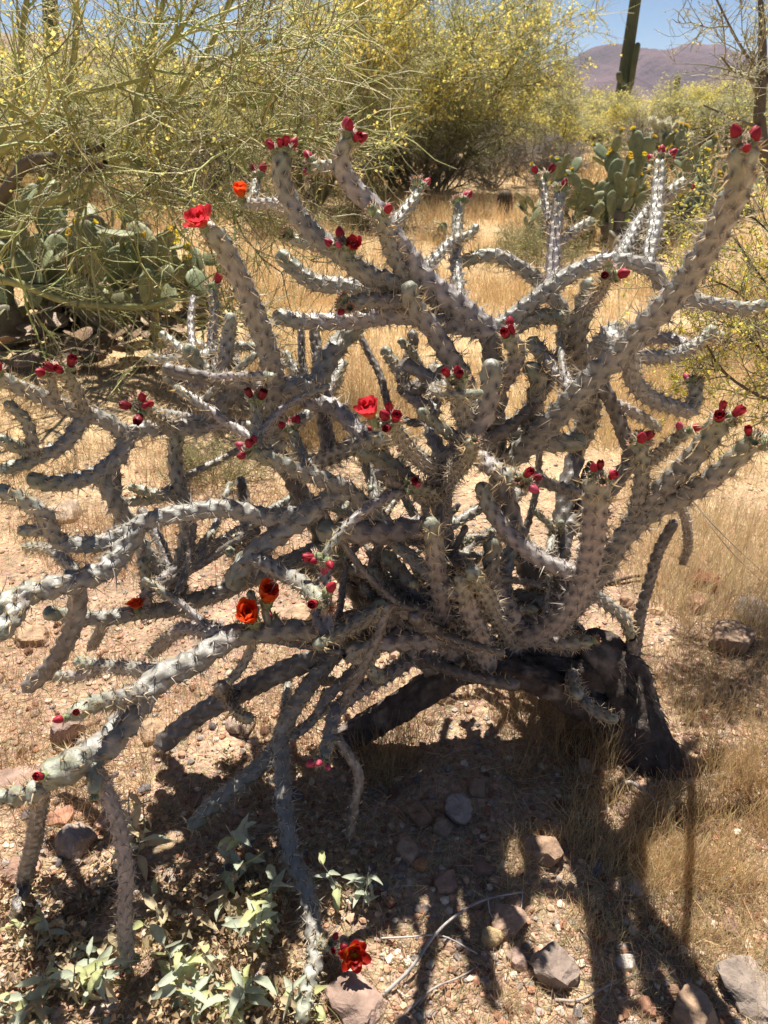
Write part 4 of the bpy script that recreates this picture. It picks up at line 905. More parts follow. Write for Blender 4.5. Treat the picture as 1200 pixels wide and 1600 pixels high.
PADD = [pad_mesh(7, .18, .23, .02, (.21, .13, .075)), pad_mesh(8, .16, .2, .018, (.27, .18, .11))]
def pflower_mesh(seed, c):
    rng = np.random.default_rng(seed); mb = MB()
    V, Q, k = lathe([(.006, -.01), (.012, .004), (.015, .018), (.013, .028)], 10); mb.add(V, Q, (.20, .24, .11))
    for ring in range(2):
        for i in range(7): petal(mb, 2 * pi * (i + ring * .5) / 7, .008, .024, .028, .020, .45 - ring * .2, .3, np.array(c) * .9, c, rng)
    return mb.mesh('flower', [M['blossom']])
PF = [pflower_mesh(1, (.80, .66, .07)), pflower_mesh(2, (.74, .52, .06))]
def prickly_pear(loc, label, seed, wmax, hmax, n, sc, nflow, starts=5, tight=.105):
    rng = np.random.default_rng(seed); t = thing('prickly_pear', loc, label, 'cactus', 'prickly pears'); pads = []
    def add(p, d, nrm, s, old=0):
        d = d / np.linalg.norm(d); nrm = nrm - d * (nrm @ d); nrm /= np.linalg.norm(nrm); x = np.cross(nrm, d)
        from mathutils import Matrix
        me = (PADO if old else PADS)[int(rng.integers(0, 2 if old else 4))]
        o = link('pad', me, t); m = Matrix([[x[i], nrm[i], d[i]] for i in range(3)]).to_4x4(); m.translation = Vector(tuple(p)); 
        o.matrix_local = m @ Matrix.Diagonal((s, s, s, 1)); pads.append((o, p, d, nrm, x, s)); return pads[-1]
    fr = []
    for i in range(starts):
        a = rng.uniform(0, 2 * pi); p = np.array([cos(a) * wmax * rng.uniform(.05, .75), sin(a) * wmax * rng.uniform(.1, .5), -.02])
        fr.append((add(p, np.array([rng.normal(0, .3), rng.normal(0, .25), 1]), np.array([rng.normal(0, 1), rng.normal(0, 1) + .3, 0.05]), sc * 1.15, 1), 0))
    k = 0
    while len(pads) < n and k < 6000:
        k += 1; i = int(rng.integers(0, len(fr))); (o, p, d, nr, x, s), lv = fr[i]
        b = rng.uniform(-1.15, 1.15); dd = d * cos(b) + x * sin(b); q = p + d * s * .125 + (d * cos(b) * .10 + x * sin(b) * .08) * s
        nd = dd + rng.normal(0, .28, 3) + np.array([0, 0, .22]); ns = sc * rng.uniform(.75, 1.12); e = q + nd / np.linalg.norm(nd) * .22 * ns
        if e[2] > hmax * (1 - .5 * (np.hypot(e[0], e[1] * 1.2) / wmax) ** 3) * (.86 + .24 * float(vnoise(e[0] * 3.1 + seed, e[1] * 2.0, seed))) or np.hypot(e[0], e[1]) > wmax or e[2] < .1: continue
        ce = q + nd / np.linalg.norm(nd) * .11 * ns
        if any(np.linalg.norm(ce - (pp[1] + pp[2] * .11 * pp[5])) < tight * sc for pp in pads): continue
        fr.append((add(q, nd, nr + rng.normal(0, .9, 3), ns, 1 if ce[2] < hmax * .28 and rng.random() < .5 else 0), lv + 1))
    tops = sorted(pads, key=lambda q: -(q[1][2] + q[2][2] * .2) + rng.uniform(0, hmax * .5))[:nflow]
    for (o, p, d, nr, x, s) in tops:
        for b in ([0.0] if rng.random() < .7 else [-.35, .35]):
            f = link('flower', PF[int(rng.integers(0, 2))], o); f.location = (sin(b) * .075, 0, .225 * cos(b)); f.rotation_euler = (0, b, rng.uniform(0, 6)); q = rng.uniform(1.0, 1.5); f.scale = (q, q, q)
    return t, pads, add
pear = prickly_pear(on_ground(952, 388), 'tall prickly pear with yellow flowers on the golden grass', 11, 1.15, 1.3, 240, .92, 34, starts=24, tight=.066)[0]; pear.scale = (1.02, 1.02, 1.06)
prickly_pear(gp(1085, 10.5), 'farther dark prickly pear beside the pale fuzzy cholla', 12, 1.0, 1.3, 130, .98, 14, starts=15, tight=.072)
prickly_pear(on_ground(275, 492), 'prickly pear with yellow flowers under the palo verde tips', 13, .5, .62, 34, 1.0, 8, starts=6)
prickly_pear(on_ground(175, 512), 'prickly pear with broad spotted pads beneath the palo verde limb', 14, .72, .80, 62, 1.1, 6, starts=9)
prickly_pear(on_ground(40, 520), 'shaded prickly pear by the palo verde trunk', 15, .85, 1.1, 80, 1.1, 4, starts=9)
prickly_pear(on_ground(60, 560) + np.array([-.35, .3, 0]), 'small prickly pear with a dark spotted pad beside dead pads', 16, .28, .35, 7, .95, 0, starts=2)
prickly_pear(on_ground(685, 380), 'tiny prickly pear on the grass beyond the cholla', 17, .2, .26, 6, .6, 0, starts=2)
prickly_pear(gp(105, 7.5), 'raised prickly pear among the palo verde limbs', 18, .6, 1.5, 40, 1.05, 2, starts=6)
# dead pads littered under the palo verde
for i in range(90):
    px = RNG.uniform(-40, 300); py = RNG.uniform(485, 580); p = on_ground(px, py, .01)
    o = link('dead_pad', PADD[i % 2]); o.location = tuple(p + np.array([0, 0, RNG.uniform(.0, .16) * max(0, 1 - px / 320)])); o.rotation_euler = (RNG.uniform(.9, 2.0), RNG.uniform(-.4, .4), RNG.uniform(0, 6)); s = RNG.uniform(.5, 1.0); o.scale = (s, s, s)
    tag(o, 'withered brown cactus pad lying under the palo verde', 'dead pad', 'withered pads under the palo verde')

# ------------------------------------------------------------------ saguaros, barrel cactus, pale cholla
def ribbed(path, R, ribs, depth, col, rng, per=4):
    P = np.array(path, float); d = np.r_[0, np.cumsum(np.linalg.norm(np.diff(P, axis=0), axis=1))]; k = max(10, int(d[-1] / .12)); s = np.linspace(0, d[-1], k)
    r0 = max(R); s = np.unique(np.r_[s[s < d[-1] - r0], d[-1] - r0 * np.array([1, .75, .5, .3, .15, .05, 0])]); k = len(s)
    Pc = np.stack([np.interp(s, d, P[:, c]) for c in range(3)], 1); Rr = np.interp(s, d, R) * np.sqrt(np.clip(1 - (1 - np.clip((d[-1] - s) / r0, 0, 1)) ** 2, .001, 1))
    n = ribs * per; th = np.arange(n) * 2 * pi / n; T = norm(np.gradient(Pc, axis=0)); a = norm(np.cross(T, np.tile([0, 1, 0.001], (k, 1)))); b = np.cross(T, a)
    rr = 1 - depth + depth * np.abs(np.cos(ribs * th / 2)) ** .7 * 1.0
    V = Pc[:, None] + (Rr[:, None] * rr[None])[..., None] * (a[:, None] * np.cos(th)[None, :, None] + b[:, None] * np.sin(th)[None, :, None])
    idx = np.arange(k * n).reshape(k, n); nx = np.roll(idx, -1, 1)
    return MB().add(V.reshape(-1, 3), np.stack([idx[:-1], nx[:-1], nx[1:], idx[1:]], -1).reshape(-1, 4), np.array(col))
SG = (.115, .125, .065)
def saguaro(px, Y, label, top_px, top_y, r, arms=()):
    b = gp(px, Y); t = thing('saguaro_cactus', b, label, 'cactus', 'saguaros'); top = at(top_px, top_y, Y) - b
    ribbed([(0, 0, -.1), top * .5 + np.array([0.02, 0, 0]), top], [r * .9, r, r * .85], 16, .22, SG, RNG).build('trunk', M['saguaro'], t)
    for path, ra in arms:
        ribbed([at(x, y, Y + dy) - b for x, y, dy in path], [ra] * len(path), 13, .22, SG, RNG).build('arm', M['saguaro'], t)
saguaro(966, 31, 'tall saguaro with one upright arm before the purple mountain', 1004, -75, .21, [([(980, 148, 0), (986, 132, -.2), (990, 105, -.35), (997, 66, -.35)], .10), ([(972, 130, 0), (968, 122, -.2), (967, 112, -.3)], .11)])
saguaro(1052, 62, 'tiny far saguaro beside the foot of the mountain', 1060, 117, .22)
saguaro(70, 24, 'saguaro standing behind the near palo verde under the tan hillside', 77, -20, .22)
saguaro(262, 30, 'short saguaro glimpsed between the palo verde limbs', 266, 72, .26)
def barrel(px, py, h):
    b = on_ground(px, py); t = thing('barrel_cactus', b, 'small dark barrel cactus alone on the golden grass', 'cactus')
    ribbed([(0, 0, -.03), (0, 0, h * .5), (0, 0, h)], [h * .30, h * .33, h * .31], 18, .16, (.10, .085, .05), RNG).build('body', M['saguaro'], t)
    n = 700; rng = np.random.default_rng(5); th = rng.integers(0, 18, n) * 2 * pi / 18; z = rng.uniform(.05, 1, n) * h; rr = h * .32 * np.sqrt(np.clip(1 - ((z - h * .5) / (h * .56)) ** 2, .05, 1))
    A0 = np.stack([rr * np.cos(th), rr * np.sin(th), z], 1); D = norm(np.stack([np.cos(th), np.sin(th), .4 + 0 * th], 1) + rng.normal(0, .5, (n, 3))) * .03
    V, Q = tubes(np.stack([A0, A0 + D * .5, A0 + D], 1), np.tile([.0016, .0014, .0004], (n, 1)), 3); tag(MB().add(V, Q, (.30, .16, .11)).build('spines', M['spine'], t), kind='stuff')
barrel(787, 338, .34)
def fuzzy_cholla(b, label):
    rng = np.random.default_rng(77); t = thing('fuzzy_cholla', b, label, 'cactus')
    V, Q = tubes(np.array([[(0, 0, -.05), (.03, 0, .4), (0, 0, .85)]]), np.array([[.06, .055, .045]]), 8); MB().add(V, Q, (.09, .07, .05)).build('trunk', M['bark'], t)
    sm = MB()
    for i in range(44):
        a = rng.uniform(0, 2 * pi); z = rng.uniform(.6, .98); z = z + .12; p = np.array([0, 0, z]); D = norm(np.array([cos(a), sin(a), rng.uniform(.0, 1.1)])); L = rng.uniform(.18, .42)
        P = grow(p[None], D[None], np.array([L]), 7, .12, .08, rng)[0]; V, Q = tubes(P[None], np.full((1, 7), .026), 8); MB().add(V, Q, (.62, .60, .44)).build('joint', M['stem'], t)
        n = 620; u = rng.uniform(0, 6, n); j = np.minimum(u.astype(int), 5); A0 = P[j] + (P[j + 1] - P[j]) * (u - j)[:, None]; d = norm(rng.normal(size=(n, 3)))
        A0 = A0 + d * .018; V, Q = tubes(np.stack([A0, A0 + d * .014, A0 + d * .028], 1), np.tile([.0042, .0034, .0010], (n, 1)), 3); sm.add(V, Q, (.85, .81, .62))
    tag(sm.build('spines', M['spine'], t), kind='stuff')
fuzzy_cholla(gp(1052, 10.9), 'pale fuzzy cholla rising behind the farther prickly pear')

# ------------------------------------------------------------------ rocks
def rock_mesh(seed, sub=3, ang=.5):
    import bmesh
    rng = np.random.default_rng(seed); bm = bmesh.new(); bmesh.ops.create_icosphere(bm, subdivisions=sub, radius=1)
    V = np.array([v.co[:] for v in bm.verts]); Fc = np.array([[v.index for v in f.verts] for f in bm.faces]); bm.free()
    for _ in range(14):                              # chop flat facets
        n = norm(rng.normal(size=3)); d = rng.uniform(.5, .85); q = V @ n; V = V - np.maximum(q - d, 0)[:, None] * n * .92
    nz = fbm(V[:, 0] * 2 + seed, V[:, 1] * 2 + V[:, 2] * 1.7, seed, 4)[:, None]; V = V * (1 + (nz - .45) * ang * .6)
    if sub > 2: V = V * (1 + (fbm(V[:, 0] * 6 + seed, V[:, 1] * 6 + V[:, 2] * 5, seed + 5, 4)[:, None] - .45) * .16)
    return V, Fc
ROCKV = [rock_mesh(s, 4, .55) for s in range(8)]
PEBV = [rock_mesh(40 + s, 1, .3) for s in range(6)]
def add_rock(i, px, py, w, h, col, label, cat='rock', rz=None, sink=.42, dep=1.0):
    p = on_ground(px, py + h * .35); t = np.linalg.norm(p - np.array([0, 0, H])); W = w * t / F * .5; Hh = h * t / F * .5 * 1.05
    V, Fc = ROCKV[i % 8]; rng = np.random.default_rng(900 + i); a = rng.uniform(0, 6.28) if rz is None else rz
    X = V[:, 0] * cos(a) - V[:, 1] * sin(a); Y = V[:, 0] * sin(a) + V[:, 1] * cos(a)
    VV = np.stack([X * W, Y * W * dep, V[:, 2] * Hh], 1)
    nz = fbm(VV[:, 0] * 40, VV[:, 1] * 40 + VV[:, 2] * 30, 13 + i, 3)[:, None]
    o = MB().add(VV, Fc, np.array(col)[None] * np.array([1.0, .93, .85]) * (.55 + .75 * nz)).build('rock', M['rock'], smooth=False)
    o.location = (p[0], p[1], p[2] + Hh * (1 - sink * 2) * .8); o.rotation_euler = (rng.normal(0, .15), rng.normal(0, .15), 0)
    tag(o, label, cat)
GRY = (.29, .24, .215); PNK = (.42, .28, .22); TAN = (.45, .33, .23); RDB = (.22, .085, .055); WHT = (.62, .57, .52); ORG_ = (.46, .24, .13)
for i, r in enumerate([
    (860, 1488, 72, 84, GRY, 'dark grey angular rock beside the thin cholla shadow'), (1090, 1568, 76, 56, (.40, .29, .21), 'pinkish tan rock beside the flat grey slab'),
    (1172, 1530, 104, 46, (.30, .26, .235), 'broad flat grey slab half buried in gravel'), (992, 1380, 32, 28, (.5, .46, .43), 'pale grey pointed stone in the dry grass litter'), (980, 1498, 28, 24, (.72, .68, .64), 'small bright white stone on the gravel'),
    (712, 1252, 54, 56, (.36, .32, .31), 'rounded grey rock at the edge of the cholla shade'), (796, 1420, 52, 58, (.42, .31, .25), 'tan rock circled by a bent grey twig'), (770, 1452, 34, 32, (.48, .37, .22), 'small yellowish block beside the tan rock'),
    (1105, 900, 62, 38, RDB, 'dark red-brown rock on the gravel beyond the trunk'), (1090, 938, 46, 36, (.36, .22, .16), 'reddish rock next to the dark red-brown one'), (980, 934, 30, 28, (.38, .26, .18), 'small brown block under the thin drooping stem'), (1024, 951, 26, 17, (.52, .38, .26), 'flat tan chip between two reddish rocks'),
    (1172, 950, 64, 44, (.28, .25, .25), 'dark grey rock at the foot of the dry grass'), (1140, 990, 84, 52, (.38, .28, .21), 'brown weathered rock sunk in dry grass'), (852, 1312, 66, 64, (.38, .27, .2), 'half-buried brown rock inside a looping shadow'),
    (116, 1305, 58, 58, (.40, .34, .31), 'squarish grey-pink rock below the spiny leaning stem'), (32, 1348, 54, 50, PNK, 'pink rock next to the hanging dark stem'), (100, 1126, 58, 66, (.40, .30, .27), 'pinkish block behind the pale bud-tipped joint'),
    (556, 1548, 100, 52, (.36, .27, .235), 'broad pink-grey stone under the dark red flower'), (55, 985, 54, 36, TAN, 'tan rock beyond the thick curved stem'), (104, 792, 58, 44, (.5, .41, .33), 'pale rock behind the long looping stem'), (912, 1196, 38, 26, (.62, .52, .44), 'whitish stone at the edge of the trunk shade'),
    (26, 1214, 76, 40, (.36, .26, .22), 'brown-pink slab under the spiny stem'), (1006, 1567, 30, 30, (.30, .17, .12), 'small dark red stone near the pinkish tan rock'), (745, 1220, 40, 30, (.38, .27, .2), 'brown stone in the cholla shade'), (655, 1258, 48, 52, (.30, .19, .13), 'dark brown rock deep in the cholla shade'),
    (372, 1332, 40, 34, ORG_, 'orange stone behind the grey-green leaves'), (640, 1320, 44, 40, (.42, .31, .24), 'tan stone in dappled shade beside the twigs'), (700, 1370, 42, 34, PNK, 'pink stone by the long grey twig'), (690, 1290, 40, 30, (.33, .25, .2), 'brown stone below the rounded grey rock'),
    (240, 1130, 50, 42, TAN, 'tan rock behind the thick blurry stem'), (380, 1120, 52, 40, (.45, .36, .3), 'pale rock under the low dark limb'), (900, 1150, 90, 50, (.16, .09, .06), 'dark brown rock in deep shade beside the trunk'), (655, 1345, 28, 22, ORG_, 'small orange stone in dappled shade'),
    (742, 870 + 0, 40, 30, (.46, .36, .30), 'pale stone seen through the central stems'), (930, 880, 60, 36, (.33, .27, .27), 'purple-grey stone behind the tall foreground stem'), (200, 820, 50, 40, (.5, .4, .32), 'pale tan rock behind the crossing stems'), (470, 960, 60, 40, TAN, 'tan rock lit beneath the orange flowers'),
    (100, 1268, 40, 28, (.44, .24, .17), 'red-brown chip beside the squarish rock'), (160, 1278, 36, 26, PNK, 'pink chip beside the squarish rock'), (810, 1492, 34, 34, (.40, .30, .27), 'pinkish stone beside the dark angular rock'), (940, 1465, 22, 20, ORG_, 'small orange chip near the white stone')]):
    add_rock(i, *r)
# smaller stones one can count, then gravel
cols = [((.43, .30, .22), 'small tan stone in the gravel'), ((.40, .25, .19), 'small pink stone in the gravel'), ((.30, .26, .25), 'small grey stone in the gravel'), ((.28, .15, .10), 'small red-brown stone in the gravel')]
smesh = []
for k, (c, lab) in enumerate(cols):
    for q in range(2):
        V, Fc = PEBV[(k * 2 + q) % 6]; V2, F2 = rock_mesh(70 + k * 2 + q, 2, .5)
        smesh.append((MB().add(V2 * np.array([1, .8, .6]), F2, np.array(c)[None] * RNG.uniform(.8, 1.2, (len(V2), 1))).mesh('stone', [M['rock']], False), lab))
def area(n, x0, x1, y0, y1, rng):
    px = rng.uniform(x0, x1, n); py = rng.uniform(y0, y1, n); v = (800 - py) / F; u = (px - 600) / F; t = H / (SP - v * CP)
    return u * t, (CP + v * SP) * t, px, py
X, Y, PX, PY = area(290, -20, 1220, 860, 1620, RNG)
for i in range(290):
    me, lab = smesh[int(RNG.integers(0, len(smesh)))]; o = link('stone', me); s = RNG.uniform(.007, .019) * (1 + .5 * (RNG.random() < .15))
    if PX[i] > 900 and RNG.random() < .5: s *= .7
    o.location = (X[i], Y[i], float(gz(X[i], Y[i])) + s * .18); o.rotation_euler = (RNG.normal(0, .4), RNG.normal(0, .4), RNG.uniform(0, 6)); o.scale = (s, s, s)
    tag(o, lab, 'stone', lab.replace('small ', '').replace('stone', 'stones'))
def gravel(n, smin, smax, box, name):
    rng = np.random.default_rng(int(n)); X, Y, _, _ = area(n, *box, rng); k = rng.integers(0, 6, n); mb = MB(); Z = gz(X, Y)
    pal = np.array([[.48, .33, .22], [.44, .25, .16], [.30, .25, .22], [.30, .15, .09], [.60, .49, .38], [.38, .24, .16]])
    for q in range(6):
        ii = np.nonzero(k == q)[0]; V, Fc = PEBV[q]; m = len(ii)
        s = smin * (smax / smin) ** (rng.random(m) ** 1.9); a = rng.uniform(0, 6.28, m); ca, sa = np.cos(a)[:, None], np.sin(a)[:, None]; fl = rng.uniform(.45, .9, m)[:, None]
        VV = np.stack([(V[None, :, 0] * ca - V[None, :, 1] * sa) * s[:, None] + X[ii][:, None], (V[None, :, 0] * sa + V[None, :, 1] * ca) * s[:, None] + Y[ii][:, None], V[None, :, 2] * s[:, None] * fl + (Z[ii] + s * .15)[:, None]], -1)
        FF = (Fc[None] + (np.arange(m) * len(V))[:, None, None]).reshape(-1, 3); c = pal[rng.integers(0, 6, m)] * rng.uniform(.75, 1.2, (m, 1))
        mb.add(VV.reshape(-1, 3), FF, np.repeat(c, len(V), 0))
    tag(mb.build(name, M['pebble'], smooth=False), 'loose tan and pink gravel scattered round the cholla', 'gravel', kind='stuff')
gravel(16000, .002, .014, (-60, 1260, 720, 1640), 'gravel')

# ------------------------------------------------------------------ dry grass, straw and leaf litter
def blades(X, Y, h, w, lean, col, rng, mb, k=4):
    n = len(X); S = np.stack([X, Y, gz(X, Y) - .004], 1); a = rng.uniform(0, 2 * pi, n); ln = np.abs(rng.normal(0, lean, n))
    D = np.stack([np.cos(a) * np.sin(ln), np.sin(a) * np.sin(ln), np.cos(ln)], 1); P = grow(S, D, h, k, .10, -.05, rng)
    side = norm(np.cross(D, rng.normal(size=(n, 3))))[:, None]; ww = (w[:, None] * np.linspace(1, .35, k)[None])[..., None]
    V = np.stack([P - side * ww, P + side * ww], 2).reshape(n, k * 2, 3); i = np.arange(n)[:, None] * k * 2; Q = []
    for j in range(k - 1): Q.append(i + np.array([[2 * j, 2 * j + 1, 2 * j + 3, 2 * j + 2]]))
    mb.add(V.reshape(-1, 3), np.concatenate(Q), np.repeat(col, k * 2, 0))
def grass():
    rng = np.random.default_rng(88); mb = MB()
    def patch(n, box, h, w, lean, c, clump, thr, seed):
        X, Y, px, py = area(int(n * 2.6), *box, rng); f = fbm(X * clump, Y * clump, seed, 3); ok = (f + rng.normal(0, .04, len(X)) > thr) & (np.hypot(X - .1, Y - 1.5) > .0); X, Y = X[ok][:n], Y[ok][:n]; m = len(X)
        blades(X, Y, rng.uniform(.5, 1.2, m) * h, w * rng.uniform(.6, 1.3, m), lean, jit(c, m, rng, .22), rng, mb)
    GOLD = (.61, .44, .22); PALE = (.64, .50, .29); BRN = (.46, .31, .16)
    patch(6000, (880, 1240, 1010, 1480), .075, .0007, .4, (.64, .48, .26), 5, .44, 5)            # beside the trunk, foreground
    patch(1700, (1000, 1240, 1150, 1400), .11, .0007, .3, (.66, .48, .25), 7, .50, 6)
    patch(7000, (940, 1240, 640, 1010), .16, .0008, .35, PALE, 4, .42, 7)
    patch(7000, (780, 1240, 1300, 1640), .05, .0006, .6, PALE, 5, .42, 8)
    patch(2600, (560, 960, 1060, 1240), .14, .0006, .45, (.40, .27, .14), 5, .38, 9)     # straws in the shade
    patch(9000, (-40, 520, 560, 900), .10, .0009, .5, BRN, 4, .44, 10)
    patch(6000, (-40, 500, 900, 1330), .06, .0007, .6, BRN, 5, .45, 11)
    patch(26000, (380, 1260, 470, 700), .17, .0011, .4, GOLD, 2.5, .36, 12)
    patch(34000, (-300, 1700, 372, 480), .20, .0019, .4, GOLD, 1.6, .38, 13)
    patch(38000, (-500, 1800, 300, 378), .24, .0034, .4, (.64, .47, .25), 1.0, .36, 14)
    patch(22000, (-700, 1900, 235, 300), .34, .008, .4, (.50, .36, .17), .5, .38, 15)
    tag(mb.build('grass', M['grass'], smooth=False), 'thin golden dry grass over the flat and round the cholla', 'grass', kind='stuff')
    # straw lying flat
    n = 15000; X, Y, px, py = area(n, -60, 1260, 760, 1640, rng); L = rng.uniform(.012, .05, n); a = rng.uniform(0, 2 * pi, n)
    keep = (fbm(X * 4, Y * 4, 61, 3) > .36) | (px > 800); X, Y, L, a = X[keep], Y[keep], L[keep], a[keep]; n = len(X)
    D = np.stack([np.cos(a), np.sin(a), rng.normal(0.05, .18, n)], 1); S = np.stack([X, Y, gz(X, Y) + rng.uniform(.002, .010, n)], 1); P = grow(S, D, L, 3, .14, -.03, rng)
    V, Q = tubes(P, np.full((n, 3), .0006) * rng.uniform(.6, 1.4, (n, 1)), 3)
    tag(MB().add(V, Q, np.repeat(jit((.56, .44, .27), n, rng, .25), 9, 0)).build('straw', M['grass'], smooth=False), 'broken pale straw lying over the soil and gravel', 'straw', kind='stuff')
grass()
def litter():
    rng = np.random.default_rng(91); mb = MB()
    for n, box, hi, sz in ((3600, (-60, 480, 1360, 1640), .07, (.006, .020)), (2200, (150, 620, 1180, 1420), .03, (.006, .016)), (2400, (150, 900, 820, 1200), .015, (.005, .014)), (1800, (-40, 340, 470, 640), .03, (.01, .03))):
        X, Y, px, py = area(n, *box, rng); ok = fbm(X * 6, Y * 6, 95, 3) > .40; X, Y = X[ok], Y[ok]; m = len(X)
        P = np.stack([X, Y, gz(X, Y) + rng.uniform(0, 1, m) ** 2 * hi], 1); V, T = flakes(P, rng.uniform(*sz, m), rng, .7, .5)
        pal = np.array([[.50, .38, .22], [.40, .27, .15], [.58, .48, .31], [.28, .19, .12]]); mb.add(V, T, np.repeat(pal[rng.integers(0, 4, m)] * rng.uniform(.7, 1.15, (m, 1)), 4, 0))
    tag(mb.build('leaf_litter', M['litter'], smooth=False), 'dry curled tan leaf litter under the leafy plants', 'leaf litter', kind='stuff')
litter()

# ------------------------------------------------------------------ grey-green leafy plants in front
def leaf_mesh(seed, c):
    rng = np.random.default_rng(seed); L = 1.0; nv = 8; V = []; bend = rng.uniform(-.6, 1.5); tw = rng.normal(0, .35); z = 0; y = 0; a = .1
    for j in range(nv):
        t = j / (nv - 1); w = .5 * .29 * (sin(pi * min((t * 1.0) ** .62, 1)) ** .9 + .0) * (1 + .12 * sin(j * 2.4 + seed)); 
        if j == 0: w = .015
        V += [(-w * cos(tw * t), y, z + w * .45 + w * sin(tw * t)), (0, y, z), (w * cos(tw * t), y, z + w * .45 - w * sin(tw * t))]
        a += bend / nv * (1.6 if t > .4 else .6); y += cos(a) * L / (nv - 1); z -= sin(a) * L / (nv - 1) * .8
    V = np.array(V); Q = []
    for j in range(nv - 1): Q += [(3 * j, 3 * j + 1, 3 * j + 4, 3 * j + 3), (3 * j + 1, 3 * j + 2, 3 * j + 5, 3 * j + 4)]
    col = np.array(c)[None] * rng.uniform(.85, 1.1, (len(V), 1)); col[1::3] *= 1.18
    return MB().add(V, Q, np.clip(col, 0, 1)).mesh('leaf', [M['leaf']])
LG = (.44, .48, .36); LY = (.48, .50, .24); LD = (.54, .44, .27)
LEAF = [leaf_mesh(s, LG) for s in range(5)] + [leaf_mesh(10 + s, LY) for s in range(2)] + [leaf_mesh(20 + s, LD) for s in range(3)]
def leafy(px, py, label, seed, nst, hgt, spread, lsize, dry=.2, nl=7):
    rng = np.random.default_rng(seed); b = on_ground(px, py); t = thing('leafy_plant', b, label, 'plant', 'grey-green leafy plants'); cen = 0
    for s in range(nst):
        a = rng.uniform(0, 2 * pi); ln = rng.uniform(.05, spread); D = np.array([[cos(a) * sin(ln), sin(a) * sin(ln), cos(ln)]])
        P = grow(np.array([[rng.normal(0, .015), rng.normal(0, .015), -.01]]), D, np.array([hgt * rng.uniform(.6, 1.1)]), 8, .10, .03, rng)
        V, Q = tubes(P, np.linspace(.0022, .0010, 8)[None], 5); st = MB().add(V, Q, (.26, .22, .15) if rng.random() < .6 else (.40, .40, .29)).build('stalk', M['twig'], t); P = P[0]
        for q in range(nl):
            u = .25 + .75 * (q + rng.uniform(0, .6)) / nl; j = min(int(u * 7), 6); p = P[j] + (P[j + 1] - P[j]) * (u * 7 - j) if u * 7 < 7 else P[-1]
            isd = rng.random() < dry * (1.6 - u); me = LEAF[int(rng.integers(7, 10))] if isd else LEAF[int(rng.integers(0, 7))]
            o = link('leaf', me, st); az = q * 2.4 + a; el = rng.uniform(-.3, .75) if not isd else rng.uniform(-1.1, .2)
            y = np.array([cos(az) * cos(el), sin(az) * cos(el), sin(el)]); zz = np.array([0, 0, 1.0]) + rng.normal(0, .35, 3); zz = zz - y * (zz @ y); zz /= np.linalg.norm(zz); x = np.cross(y, zz); s_ = lsize * rng.uniform(.55, 1.15)
            from mathutils import Matrix
            m = Matrix([[x[i], y[i], zz[i]] for i in range(3)]).to_4x4(); m.translation = Vector(tuple(p)); o.matrix_local = m @ Matrix.Diagonal((s_, s_, s_, 1))
for i, a in enumerate([
    (405, 1440, 'leafy grey-green plant between the two drooping cholla stems', 4, .11, .6, 0.077, .12, 7), (300, 1540, 'pale star-leaved plant with the whitest narrow leaves', 5, .10, .7, 0.079, .08, 7), (395, 1560, 'yellowish leafy plant below the pale star-leaved one', 4, .09, .8, 0.074, .3, 6),
    (385, 1375, 'slim plant with two tall folded leaves in the shade edge', 2, .14, .3, 0.074, .05, 5), (548, 1410, 'upright leafy sprig above the dark red flower', 2, .11, .35, 0.067, .1, 6), (215, 1330, 'dry leafy stalk with pale tan leaves by the hanging stem', 3, .14, .5, 0.079, .75, 5),
    (140, 1555, 'drooping grey-leaved plant among tan litter', 4, .09, .8, 0.072, .2, 6), (40, 1590, 'grey-leaved plant at the edge of the pink gravel', 4, .09, .8, 0.070, .25, 6), (70, 1480, 'sparse grey sprig in tan litter below the dark hanging stem', 3, .08, .7, 0.058, .3, 5),
    (260, 1460, 'withered tan plant with curled brown leaves', 4, .07, 1.0, 0.070, .95, 6), (170, 1470, 'crumpled dry plant with tan seed heads', 4, .07, 1.0, 0.061, .9, 6), (470, 1590, 'low leafy plant at the foot of the drooping stem', 3, .07, .9, 0.064, .4, 6), (340, 1430, 'withered leafy plant behind the pale star-leaved one', 4, .08, .9, 0.070, .75, 6)]):
    leafy(a[0], a[1], a[2], 500 + i, a[3] + 1, a[4] * 1.1, a[5], a[6] * .84, *a[7:])

# ------------------------------------------------------------------ fallen twigs
def stick(pts, r0, r1, dz, col, label, name='fallen_twig'):
    P = np.array([on_ground(x, y, d) for (x, y), d in zip(pts, dz)]); A = catmull(np.column_stack([P, np.linspace(r0, r1, len(P))]), .012); b = A[0, :3].copy()
    V, Q = tubes((A[:, :3] - b)[None], A[None, :, 3], 6); o = MB().add(V, Q, col).build(name, M['wood']); o.location = tuple(b); tag(o, label, 'twig', 'fallen twigs')
stick([(590, 1562), (640, 1515), (680, 1460), (720, 1425), (760, 1405), (818, 1393)], .0035, .0018, [.005, .02, .035, .04, .03, .006], (.40, .36, .33), 'long grey twig arching over the shaded gravel')
stick([(628, 1588), (675, 1546), (720, 1526), (748, 1508)], .0025, .0012, [.006, .015, .012, .004], (.36, .32, .29), 'short grey twig beside the long arching one')
stick([(595, 1466), (640, 1464), (690, 1462), (746, 1490)], .0018, .0012, [.005, .03, .025, .005], (.50, .46, .42), 'thin pale twig crossing the long arching one')
stick([(762, 1400), (768, 1432), (790, 1440), (812, 1425), (817, 1395)], .0014, .001, [.02, .012, .01, .015, .02], (.55, .5, .46), 'bent pale twig looping round the tan rock')
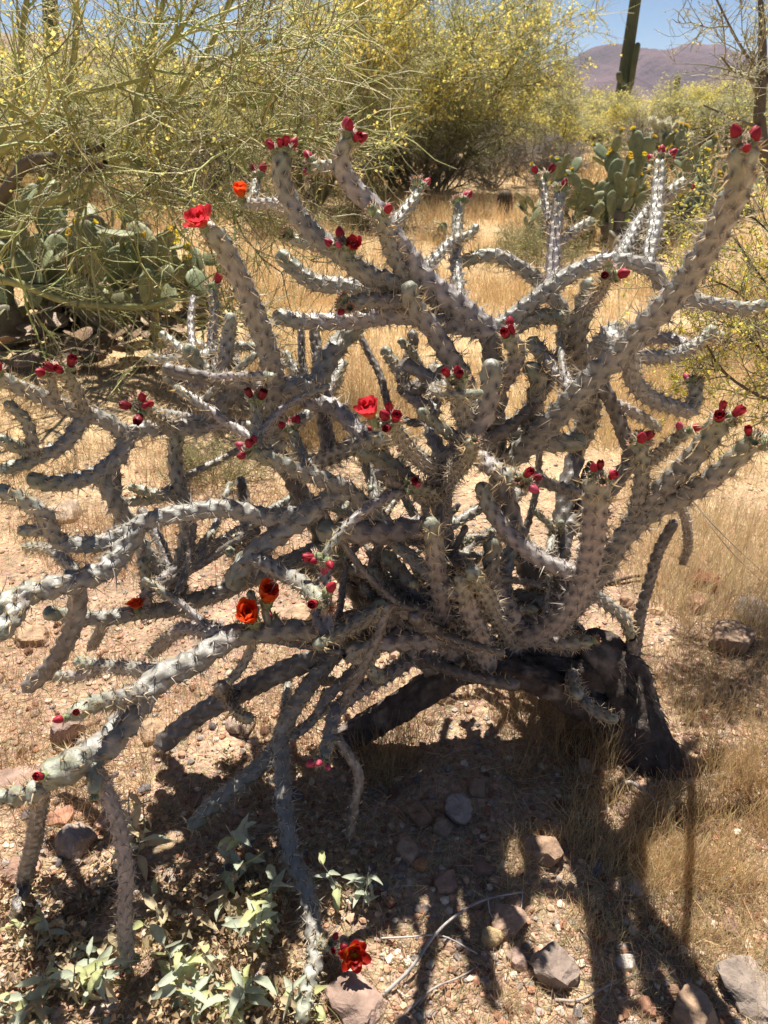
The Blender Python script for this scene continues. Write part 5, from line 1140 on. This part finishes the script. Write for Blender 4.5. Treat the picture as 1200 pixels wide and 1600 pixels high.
stick([(868, 1562), (905, 1562), (960, 1535), (1000, 1520)], .003, .0015, [.006, .012, .01, .005], (.34, .29, .25), 'dark twig between the angular rock and the white stone')
stick([(1080, 778), (1110, 815), (1150, 855), (1215, 915)], .0016, .0022, [.30, .24, .14, .01], (.50, .40, .30), 'thin bare stalk leaning over the dry grass')
stick([(1085, 785), (1120, 835), (1160, 880), (1215, 930)], .0013, .0018, [.28, .22, .12, .01], (.44, .34, .26), 'second bare stalk leaning over the dry grass')
stick([(945, 912), (975, 904), (1005, 900), (1040, 915)], .007, .004, [.006, .015, .015, .006], (.12, .09, .07), 'dark dead twig near the small brown block')
stick([(960, 1232), (985, 1222), (1010, 1240), (1045, 1268)], .006, .003, [.01, .02, .015, .005], (.34, .3, .28), 'weathered grey twig at the foot of the trunk')
for k in range(9):
    x, y = RNG.uniform(480, 1180), RNG.uniform(1130, 1590); a = RNG.uniform(0, 6.28); l = RNG.uniform(30, 70)
    stick([(x, y), (x + cos(a) * l * .5, y + sin(a) * l * .3 + RNG.normal(0, 6)), (x + cos(a) * l, y + sin(a) * l * .6)], .0016, .001, [.004, .012, .005], (.42, .36, .30), 'little loose twig on the gravel')

# ------------------------------------------------------------------ the air
def haze():
    x0, x1, z0, z1 = -9600, 9600, -14, 250
    V = [(x0, x0, z0), (x1, x0, z0), (x1, x1, z0), (x0, x1, z0), (x0, x0, z1), (x1, x0, z1), (x1, x1, z1), (x0, x1, z1)]
    m = bpy.data.materials.new('air'); m.use_nodes = True; t = m.node_tree; t.nodes.remove(t.nodes['Principled BSDF'])
    v = t.nodes.new('ShaderNodeVolumePrincipled'); v.inputs['Color'].default_value = (.72, .84, 1.0, 1); v.inputs['Density'].default_value = .00011; v.inputs['Anisotropy'].default_value = 0.0
    t.links.new(v.outputs[0], t.nodes['Material Output'].inputs['Volume'])
    o = MB().add(V, [(3, 2, 1, 0), (4, 5, 6, 7), (0, 1, 5, 4), (1, 2, 6, 5), (2, 3, 7, 6), (3, 0, 4, 7)]).build('haze', m, smooth=False)
    tag(o, 'thin bluish desert haze before the mountains', 'haze', kind='stuff')
haze()
